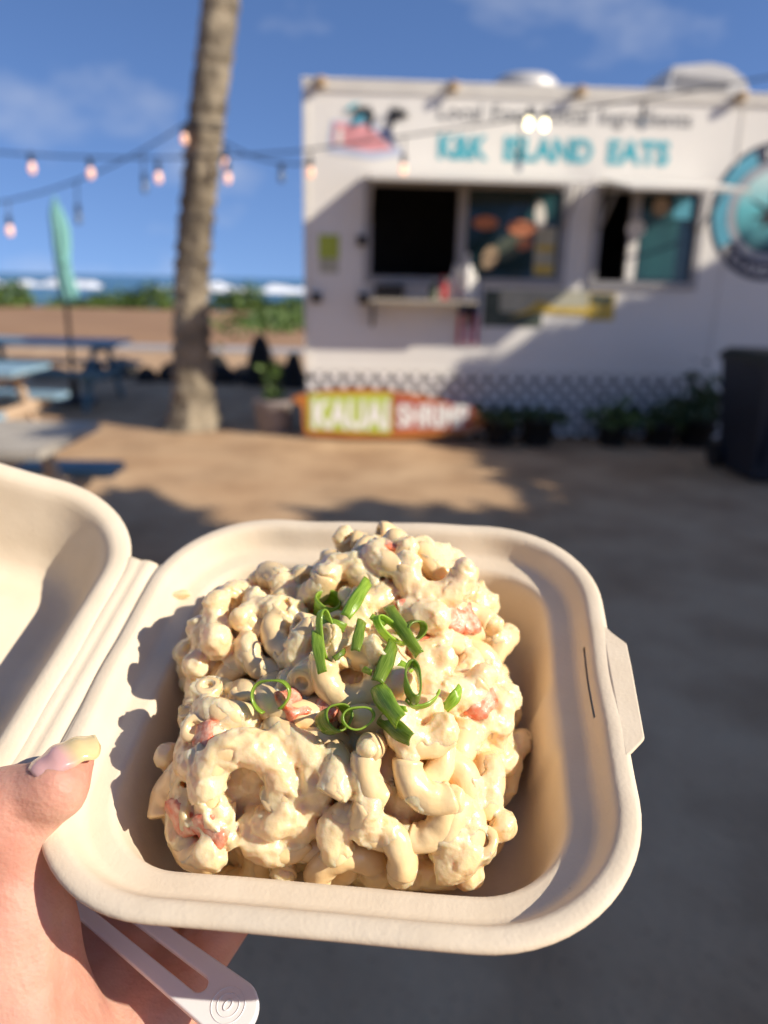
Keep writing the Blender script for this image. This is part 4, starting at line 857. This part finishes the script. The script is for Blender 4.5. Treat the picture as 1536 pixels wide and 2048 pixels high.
for k_ in range(shp[2]):
    z_ = ax_[2][k_]
    if z_ < -.004: gx_, gy_ = np.meshgrid(ax_[0], ax_[1], indexing='ij'); G[:, :, k_] = np.maximum(G[:, :, k_], -tray_gap(np.c_[gx_.ravel(), gy_.ravel(), np.full(gx_.size, z_)]).reshape(gx_.shape).astype(np.float32)+.0004)
G = np.maximum(G, (lo[2]+.0014-ax_[2])[None, None, :].astype(np.float32)); G[0] = G[-1] = 1; G[:, 0] = G[:, -1] = 1; G[:, :, 0] = G[:, :, -1] = 1
P, Q = surf_net(G, lo, h); P = lap(P, Q, 1, .25)
# leave out loose specks: keep every body of some size
par_ = np.arange(len(P)); E_ = np.vstack([Q[:, [0, 1]], Q[:, [1, 2]], Q[:, [2, 3]], Q[:, [3, 0]]])
for _ in range(400):
    new = par_.copy(); a_, b_ = par_[E_[:, 0]], par_[E_[:, 1]]; lo_, hi_ = np.minimum(a_, b_), np.maximum(a_, b_); np.minimum.at(new, hi_, lo_)
    while True:
        n2_ = new[new]
        if (n2_ == new).all(): break
        new = n2_
    if (new == par_).all(): break
    par_ = new
cn = np.bincount(par_, minlength=len(P)); keep = cn[par_] > 600; remap = np.cumsum(keep)-1; Q = remap[Q[keep[Q].all(1)]]; P = P[keep]
salad = empty('macaroni_salad', mat=BOX); tag(salad, 'creamy macaroni salad heaped in the takeout box', 'salad')
sauce = link(bpy.data.objects.new('sauce', np_mesh('sauce', P, Q, M['sauce'])), salad)
bv_V = [P]; bv_F = [Q]; bv_off = len(P)
# ---- pasta: one mesh for each kind, shared
def elbow(r, R, s, seed):
    q = np.random.default_rng(seed); na, nr = 30, 22; V = []; F = []; hs_ = math.radians(s/2); ph = q.uniform(0, 6, 6); rin = .0018
    prof = []
    def ring(a, rr, jit):
        out = []
        for k in range(nr):
            th = 2*math.pi*k/nr; g = rr*(1+jit*(.035*math.sin(2*th+3*a+ph[0])+.03*math.sin(3*th-5*a+ph[1])+.022*math.sin(5*a*2+ph[2])+.018*math.sin(9*a+th*4+ph[3]))); e = R+g*math.cos(th); out.append((e*math.cos(a), e*math.sin(a), g*math.sin(th)))
        return out
    rows = [(-hs_+.16, rin, 0), (-hs_-.0, rin, 0), (-hs_-.02, rin+.0005, .3)]+[(-hs_+.0+.0, r-.0006, 1)]+[(a, r, 1) for a in np.linspace(-hs_+.05, hs_-.05, na)]+[(hs_, r-.0006, 1), (hs_+.02, rin+.0005, .3), (hs_, rin, 0), (hs_-.16, rin, 0)]
    for a, rr, j in rows: V += ring(a, rr, j)
    m = len(rows)
    F = [(i*nr+k, i*nr+(k+1) % nr, (i+1)*nr+(k+1) % nr, (i+1)*nr+k) for i in range(m-1) for k in range(nr)]; F += [tuple(range(nr))[::-1], tuple(range((m-1)*nr, m*nr))]
    return mesh('macaroni', V, F, M['pasta'], True)
EL = [elbow(*k, i) for i, k in enumerate(KINDS)]; ELV = [np.array([tuple(v.co) for v in e.vertices]) for e in EL]; ELF = [np.array([tuple(p.vertices) for p in e.polygons if len(p.vertices) == 4]) for e in EL]
for k, c, X, Y, Z_ in pieces:
    o = link(bpy.data.objects.new('macaroni', EL[k]), salad); mm = Matrix([[X[i], Y[i], Z_[i], c[i]] for i in range(3)]+[[0, 0, 0, 1]]); o.matrix_local = mm
    vv = ELV[k]@np.stack([X, Y, Z_])+c; ff = ELF[k]; bv_V.append(vv); bv_F.append(ff+bv_off); bv_off += len(vv)
def chunk(seed):
    import bmesh
    bm = bmesh.new(); bmesh.ops.create_cube(bm, size=2); bmesh.ops.subdivide_edges(bm, edges=bm.edges[:], cuts=5, use_grid_fill=True); q = np.random.default_rng(seed); ph = q.uniform(0, 6, 6); sk = q.uniform(-.25, .25, 3)
    for v in bm.verts:
        p = np.array(v.co); l8 = (np.abs(p)**7).sum()**(1/7); p = p/l8; p = p*np.array([.0058, .0041, .0033]); p[0] += sk[0]*p[1]; p[1] += sk[1]*p[2]+sk[2]*p[0]*.5
        p *= 1+.07*math.sin(p[0]*900+ph[0])+.06*math.sin(p[1]*1100+ph[1])+.06*math.sin(p[2]*1000+ph[2]+p[0]*500); v.co = p
    me = bpy.data.meshes.new('crab_stick_piece'); bm.to_mesh(me); bm.free(); me.polygons.foreach_set('use_smooth', [True]*len(me.polygons)); me.materials.append(M['crab']); return me
CH = [chunk(i) for i in range(5)]
for i, (p, u_, v_, n_, s) in enumerate(crabs):
    o = link(bpy.data.objects.new('crab_stick_piece', CH[i % 5]), salad); o.matrix_local = Matrix([[u_[j]*s, v_[j]*s, n_[j]*s, p[j]] for j in range(3)]+[[0, 0, 0, 1]])
BV = BVHTree.FromPolygons(np.vstack(bv_V).tolist(), np.vstack(bv_F).tolist())
def hit(px, py, lift=0.):
    d = pray(px, py); loc, nor, _, _ = BV.ray_cast(Vector(EYE), Vector(d))
    if loc is None: return p2l(px, py, 0)
    return np.array(loc)-d*lift

# ---- scallion slices
def solid_sheet(name, Gd, t, m, wrap=False):         # Gd: (nu,nv,3) middle surface -> closed thin solid with uv
    nu, nv = Gd.shape[:2]; du = np.gradient(Gd, axis=0); dv = np.gradient(Gd, axis=1)
    if wrap: du = (np.roll(Gd, -1, 0)-np.roll(Gd, 1, 0))/2
    N = np.cross(du, dv); N /= np.linalg.norm(N, axis=-1, keepdims=True)+1e-12
    V = np.vstack([(Gd+N*t/2).reshape(-1, 3), (Gd-N*t/2).reshape(-1, 3)]); F = []; o_ = nu*nv; iu = nu if wrap else nu-1
    for i in range(iu):
        i2 = (i+1) % nu
        for j in range(nv-1): F.append((i*nv+j, i2*nv+j, i2*nv+j+1, i*nv+j+1)); F.append((o_+i*nv+j, o_+i*nv+j+1, o_+i2*nv+j+1, o_+i2*nv+j))
        F.append((i*nv, o_+i*nv, o_+i2*nv, i2*nv)); F.append((i*nv+nv-1, i2*nv+nv-1, o_+i2*nv+nv-1, o_+i*nv+nv-1))
    if not wrap:
        for j in range(nv-1): F.append((j, j+1, o_+j+1, o_+j)); e = (nu-1)*nv; F.append((e+j, o_+e+j, o_+e+j+1, e+j+1))
    me = mesh(name, V, F, m, True); uv = me.uv_layers.new(name='UVMap'); lv = np.zeros(len(me.loops), np.int32); me.loops.foreach_get('vertex_index', lv); w_ = lv % o_; uv.data.foreach_set('uv', np.c_[(w_//nv)/max(1, nu-1), (w_ % nv)/max(1, nv-1)].ravel().astype(np.float32))
    return me
def scallion(me, label):
    o = link(bpy.data.objects.new('scallion_slice', me)); o.matrix_world = BOX; tag(o, label, 'scallion', 'green scallion slices on the salad'); return o
def strip(a, b_, wpx, label, arch=.002, lift=.0042, twist=.6, curl=.35):
    A, B = hit(*a, lift), hit(*b_, lift); n = IN.copy(); d = B-A; Ln = np.linalg.norm(d); d /= Ln; wv = np.cross(n, d); wv /= np.linalg.norm(wv); nn_ = np.cross(d, wv); dep = np.linalg.norm((A+B)/2-EYE); wd = .82*wpx/1540*dep; nu, nv = 18, 7; Gd = np.zeros((nu, nv, 3))
    for i, s in enumerate(np.linspace(0, 1, nu)):
        c = A+(B-A)*s+nn_*arch*4*s*(1-s); ta = twist*(s-.5)
        for j, q in enumerate(np.linspace(-.5, .5, nv)): x = q*wd*(1-.08*abs(2*s-1)**2)*(1+.08*math.sin(9*s+a[0])); Gd[i, j] = c+(wv*math.cos(ta)+nn_*math.sin(ta))*x-nn_*curl*wd*(4*q*q)*.5+d*q*.15*wd
    return scallion(solid_sheet('scallion_slice', Gd, .00045, M['scallion']), label)
def ring(px, py, rpx, hpx, axis, label, span=360, start=0, sq=1., lift=.0045, el_dir=0.):
    c = hit(px, py, lift); dep = np.linalg.norm(c-EYE); r = rpx/1540*dep; hh = hpx/1540*dep; Z_ = axis[0]*IR+axis[1]*IU+axis[2]*IN; Z_ = Z_/np.linalg.norm(Z_); X = np.cross(IU if abs(axis[1]) < .8 else IR, Z_); X /= np.linalg.norm(X); Y = np.cross(Z_, X); nu, nv = 36, 5; full = span >= 360; Gd = np.zeros((nu, nv, 3))
    ths = np.radians(start+np.linspace(0, span, nu, endpoint=not full))
    for i, t in enumerate(ths):
        x, y = r*math.cos(t), r*sq*math.sin(t); ce, se = math.cos(el_dir), math.sin(el_dir); x, y = x*ce-y*se, x*se+y*ce
        for j, q in enumerate(np.linspace(-.5, .5, nv)): g = 1+.10*math.sin(2*t+1)+.06*math.sin(3*t+q); Gd[i, j] = c+X*x*g+Y*y*g+Z_*(q*hh*(1+.15*math.sin(t+px)))
    return scallion(solid_sheet('scallion_slice', Gd, .00045, M['scallion'], full), label)
ring(655, 1215, 26, 52, (.15, .8, .65), lift=.007, label='rolled scallion tube standing at the top left of the green cluster')
strip((737, 1160), (692, 1232), 30, 'straight scallion strip pointing up at the top of the heap', .0015)
ring(652, 1272, 46, 16, (.75, .15, .55), 'narrow looped scallion hanging below the rolled tube', sq=.45, el_dir=1.5)
strip((632, 1262), (645, 1345), 26, 'scallion strip hanging straight down at the left of the cluster', .001, curl=.1)
strip((724, 1240), (711, 1300), 24, 'short upright scallion strip in the middle of the cluster', .001)
strip((690, 1256), (640, 1240), 28, 'scallion strip tucked beside the rolled tube', .002)
ring(782, 1262, 40, 18, (.65, .35, .6), 'long looped scallion lying behind the diagonal strip', sq=.45, el_dir=-.8)
strip((776, 1212), (838, 1308), 30, 'long diagonal scallion strip right of the centre gap', .0025)
ring(829, 1260, 20, 24, (.5, .1, .85), 'small pale scallion ring beside the long diagonal strip')
strip((788, 1285), (756, 1362), 34, 'wide scallion strip slanting down below the diagonal strip', .0015)
strip((797, 1328), (822, 1345), 24, 'tiny square scallion scrap above the sideways loop', .0005)
ring(826, 1362, 46, 26, (.1, .85, .5), 'sideways flattened scallion loop at the right of the cluster', sq=.35)
ring(845, 1396, 34, 14, (.2, .7, .65), 'thin scallion loop just below the sideways loop', span=250, start=120, sq=.5, el_dir=.25)
ring(541, 1392, 34, 20, (-.15, .2, .96), 'open round scallion ring lying alone at the left', span=300, start=-50, lift=.0045)
ring(670, 1437, 27, 42, (.5, .4, .75), lift=.008, label='thick short scallion tube at the bottom left of the cluster')
ring(716, 1436, 28, 17, (.15, .35, .92), lift=.007, label='flat scallion ring lying between tube and broad leaf pieces', sq=.8)
strip((752, 1372), (798, 1440), 46, 'broad scallion leaf piece in the lower middle of the cluster', .0012)
strip((762, 1432), (820, 1478), 42, 'broad dark scallion piece at the lowest edge of the cluster', .0012)
strip((921, 1374), (890, 1418), 26, 'small curled scallion scrap lying alone at the right', .002, twist=1.2)
strip((690, 1300), (668, 1318), 12, 'thinnest scallion shred right under the narrow loop', .001)
strip((812, 1418), (772, 1398), 14, 'thin scallion shred lying across the broad leaf piece', .002)
strip((742, 1232), (770, 1250), 14, 'short thin scallion shred between the two tall strips', .001)
strip((742, 1345), (726, 1338), 14, 'tiny pale scallion scrap half sunk in the dressing', .0)
# a crumb left on the ledge of the tray
cm = chunk(11); cm.materials[0] = M['sauce']; cm.name = 'pasta_crumb'; p = p2l(360, 1189, -.0060); o = link(bpy.data.objects.new('pasta_crumb', cm)); o.matrix_world = BOX @ Matrix.Translation(p) @ Matrix.Rotation(.2, 4, 'Z') @ Matrix.Diagonal((.55, .32, .35, 1)); tag(o, 'tiny pasta crumb lying on the ledge of the takeout box', 'crumb')

# ---- plastic fork pinched under the tray
fk = empty('fork', mat=BOX); tag(fk, 'white plastic fork with slotted handle held under the box', 'fork')
E0 = p2l(462, 2018, -.0475); E1 = p2l(236, 1842, -.0475); fd = (E1-E0); fd[2] = 0; fd /= np.linalg.norm(fd); fs = np.array([-fd[1], fd[0], 0]); ZF = -.0475
def fpt(s, t_, z): q = E0+fd*s+fs*t_; return (q[0], q[1], ZF+z)
def outline(): 
    o_ = []; LEN = .150
    o_ += [(-.0075*math.sin(a), .0072*math.cos(a)) for a in np.linspace(math.pi, 0, 20)]           # round end
    o_ += [(s, .0082-.0022*min(1, s/.06)) for s in np.linspace(.006, .10, 10)]
    return o_
prof_w = lambda s: .0067-.0016*min(1, max(0, s)/.05) if s < .095 else .0051+.0061*math.sin(min(1, (s-.095)/.03)*math.pi/2)
side = [(s, prof_w(s)) for s in np.r_[np.linspace(.004, .125, 30)]]
end_ = [(-.0068*math.cos(a)+.0, .0067*math.sin(a)) for a in np.linspace(-math.pi/2+.1, math.pi/2-.1, 18)]
outer = end_+side+[(.150, .0112)]
tines = [(.150, .0085), (.127, .0075), (.127, .0045), (.150, .0038), (.150, .0012), (.127, .0012), (.127, -.0012), (.150, -.0012), (.150, -.0038), (.127, -.0045), (.127, -.0075), (.150, -.0085)]
outer = outer+tines+[(.150, -.0112)]+[(s, -w_) for s, w_ in side[::-1]]
slot_ = [(.0108-.0027*math.cos(a), .0027*math.sin(a)) for a in np.linspace(-math.pi/2, math.pi/2, 12)]+[(.080+.0021*math.cos(a), .0021*math.sin(a)) for a in np.linspace(math.pi/2, -math.pi/2, 8)]
cu = bpy.data.curves.new('fork_handle', 'CURVE'); cu.dimensions = '2D'; cu.fill_mode = 'BOTH'; cu.extrude = .0008; cu.bevel_depth = .0005; cu.bevel_resolution = 2
for loop in (outer, slot_):
    sp_ = cu.splines.new('POLY'); sp_.points.add(len(loop)-1); sp_.use_cyclic_u = True
    for i, (s, t__) in enumerate(loop): sp_.points[i].co = (s, t__, 0, 1)
tmp = bpy.data.objects.new('t', cu); COL.objects.link(tmp); dg = bpy.context.evaluated_depsgraph_get(); me = bpy.data.meshes.new_from_object(tmp.evaluated_get(dg)); bpy.data.objects.remove(tmp); me.name = 'handle'; me.materials.clear(); me.materials.append(M['fork'])
hn = link(bpy.data.objects.new('handle', me), fk); FKM = Matrix([[fd[0], fs[0], 0, E0[0]], [fd[1], fs[1], 0, E0[1]], [0, 0, 1, ZF], [0, 0, 0, 1]]); hn.matrix_local = FKM
b = MB()
for rr in (.0044, .0029): b.tube([(rr*math.cos(t), rr*math.sin(t), .0013) for t in np.linspace(0, 2*math.pi, 40)], .00017, 6, False)
b.tube([(.0009*math.cos(t), .0014*math.sin(t), .0013) for t in np.linspace(0, 2*math.pi, 20)], .00025, 6, False)
em_ = b.obj('embossed_mark', M['fork'], hn, True); em_.location = (.0008, 0, .0)

# ---- hand: one continuous skin
hand = empty('hand', mat=BOX); tag(hand, 'left hand with long pale nails gripping the takeout box from below', 'hand')
ff_ = np.array([.45, .89, 0]); ff_ /= np.linalg.norm(ff_); ll_ = np.array([-ff_[1], ff_[0], 0])
WR = np.array([-.112, -.128, -.088])
def hp(fwd, left, z): q = WR+ff_*fwd+ll_*left; return np.array([q[0], q[1], z])
mcp = {'i': hp(.094, .030, -.0660), 'm': hp(.096, .010, -.0655), 'r': hp(.092, -.010, -.0660), 'p': hp(.084, -.029, -.0675)}
caps = []
for k, r in (('i', .0125), ('m', .0125), ('r', .0125), ('p', .0115)):
    caps.append((WR+np.array([.014, -.01, .012])+ll_*{'i': .014, 'm': .005, 'r': -.006, 'p': -.014}[k], mcp[k], .0165, r, .008))
fing = {'i': (.040, .024, .020, .0092), 'm': (.044, .027, .021, .0094), 'r': (.040, .025, .021, .0090), 'p': (.032, .019, .018, .0078)}
tips = {}
for k, (a, b_, c, r) in fing.items():
    sp_ = {'i': .06, 'm': .0, 'r': -.05, 'p': -.10}[k]; d = ff_+ll_*sp_; d /= np.linalg.norm(d); p0 = mcp[k]; p1 = p0+d*a; p1[2] = -.0560-(.0092-.0092); p2 = p1+d*b_; p2[2] = -.0545; p3 = p2+d*c; p3[2] = -.0530
    caps += [(p0, p1, r*1.15, r, .004), (p1, p2, r, r*.92, .002), (p2, p3, r*.92, r*.76, .002)]; tips[k] = (p2, p3, r)
W2 = np.array([-.098, -.138, -.076]); T0 = p2l(34, 2140, -.045); T1 = p2l(22, 1850, -.021); T2 = p2l(12, 1630, .0015); T3 = p2l(112, 1574, .0080); T4 = p2l(160, 1520, .0086)
caps += [(W2+ll_*.008, T0, .020, .0175, .008), (T0, T1, .0180, .0135, .008), (T1, T2, .0128, .0102, .008), (T2, T3, .0102, .0070, .007), (T3, T4, .0070, .0036, .005)]
caps += [(p2l(80, 2080, -.052), T1+np.array([.001, -.003, -.008]), .0160, .0120, .008)]          # thenar pad
WR = W2; caps += [(hp(.015, -.020, -.076), mcp['p']+np.array([-.012, -.022, -.001]), .0160, .0125, .008)]                 # heel of the hand
EB = WR+np.array([-.09, -.17, -.15]); caps += [(WR, WR+(EB-WR)*.35, .0235, .029, .010), (WR+(EB-WR)*.35, EB, .029, .040, .010), (WR+ll_*.012, WR+(EB-WR)*.3+ll_*.012, .0185, .024, .010), (WR-ll_*.012, WR+(EB-WR)*.3-ll_*.012, .0185, .024, .010)]
hh_ = .0013; lo2 = np.array([-.252, -.345, -.285]); hi2 = np.array([.03, .085, .032]); shp2 = tuple(((hi2-lo2)/hh_).astype(int)+1); G2 = np.full(shp2, .05, np.float32); ax2 = [lo2[i]+hh_*np.arange(shp2[i]) for i in range(3)]
for a, b_, ra, rb, k in caps:
    mx_ = max(ra, rb)+.016; i0 = np.maximum(((np.minimum(a, b_)-mx_-lo2)/hh_).astype(int), 0); i1 = np.minimum(((np.maximum(a, b_)+mx_-lo2)/hh_).astype(int)+2, shp2); sl = tuple(slice(u, v) for u, v in zip(i0, i1))
    x, y, z = np.meshgrid(*[ax2[i][sl[i]] for i in range(3)], indexing='ij'); d = b_-a; L2 = d@d; t = np.clip(((x-a[0])*d[0]+(y-a[1])*d[1]+(z-a[2])*d[2])/L2, 0, 1)
    dist = np.sqrt((x-a[0]-t*d[0])**2+(y-a[1]-t*d[1])**2+(z-a[2]-t*d[2])**2)-(ra+(rb-ra)*t); G2[sl] = smin(G2[sl], dist.astype(np.float32), k)
def crease(a, b_, r, depth):      # a fold in the skin
    i0 = np.maximum(((np.minimum(a, b_)-r*4-lo2)/hh_).astype(int), 0); i1 = np.minimum(((np.maximum(a, b_)+r*4-lo2)/hh_).astype(int)+2, shp2); sl = tuple(slice(u, v) for u, v in zip(i0, i1)); x, y, z = np.meshgrid(*[ax2[i][sl[i]] for i in range(3)], indexing='ij'); d = b_-a; t = np.clip(((x-a[0])*d[0]+(y-a[1])*d[1]+(z-a[2])*d[2])/(d@d), 0, 1); dist = np.sqrt((x-a[0]-t*d[0])**2+(y-a[1]-t*d[1])**2+(z-a[2]-t*d[2])**2); G2[sl] += (depth*np.exp(-(dist/r)**2)).astype(np.float32)
def hit_hand(px, py):
    d = pray(px, py); t = .10
    for _ in range(400):
        p = EYE+d*t; i = np.round((p-lo2)/hh_).astype(int)
        if (i >= 0).all() and (i < shp2).all() and G2[tuple(i)] < 0: return p
        t += .0006
    return None
for a, b_, r, dp in (((0, 1985), (70, 1925), .0013, .0007), ((0, 2040), (95, 1965), .0012, .0006), ((2, 1760), (60, 1775), .0012, .0005), ((30, 1600), (60, 1635), .0011, .0005), ((10, 1590), (40, 1640), .0011, .0005), ((128, 1850), (134, 2040), .0022, .0018), ((20, 1640), (86, 1652), .0018, .0008), ((10, 1662), (70, 1668), .0014, .0008), ((5, 1930), (60, 1900), .0016, .0006), ((150, 2010), (330, 1990), .0018, .0008)):
    A, B = hit_hand(*a), hit_hand(*b_)
    if A is not None and B is not None: crease(A, B, r, dp)
G2[0] = G2[-1] = .05; G2[:, 0] = G2[:, -1] = .05; G2[:, :, 0] = G2[:, :, -1] = .05
P2, Q2 = surf_net(G2, lo2, hh_); P2 = lap(P2, Q2, 2, .5)
link(bpy.data.objects.new('skin', np_mesh('skin', P2, Q2, M['skin'])), hand)
def nail(base, tip, up_, wd, over_, rise, label=None):
    d = tip-base; Ln = np.linalg.norm(d); d /= Ln; up_ = up_-d*(up_@d); up_ /= np.linalg.norm(up_); s_ = np.cross(d, up_); nu, nv = 26, 13; Gd = np.zeros((nu, nv, 3)); tot = Ln+over_
    for i, u in enumerate(np.linspace(0, 1, nu)):
        w_ = wd*(.80+.32*u-.12*u*u)*(math.sqrt(max(0.0, 1-((u-.72)/.28)**2)) if u > .72 else (math.sqrt(max(0.0, 1-((.12-u)/.12)**2*.6)) if u < .12 else 1.)); w_ = max(w_, wd*.04)
        for j, q in enumerate(np.linspace(-1, 1, nv)):
            a = q*1.3; Gd[i, j] = base+d*(tot*u)+s_*(w_*math.sin(a)/math.sin(1.3))*.5+up_*(rise-wd*.52*(1-math.cos(a))*(w_/wd)+.00025*math.sin(u*19+q*2)+.0018*math.sin(math.pi*u)-.0012*u*u)
    o = link(bpy.data.objects.new('nail', solid_sheet('nail', Gd, .0009, M['nail'])), hand); return o
nb = p2l(62, 1548, .0142); ntp = p2l(186, 1470, .0130)
upv = np.array([-.25, .35, .9]); nail(nb, ntp, upv, .0122, .0, .0008)
for k, (a, b_, r) in tips.items(): nail(a+(b_-a)*.45+np.array([0, 0, -r*.72]), b_+np.array([0, 0, -r*.55]), np.array([0, 0, -1.]), r*1.25, .010, .0006)
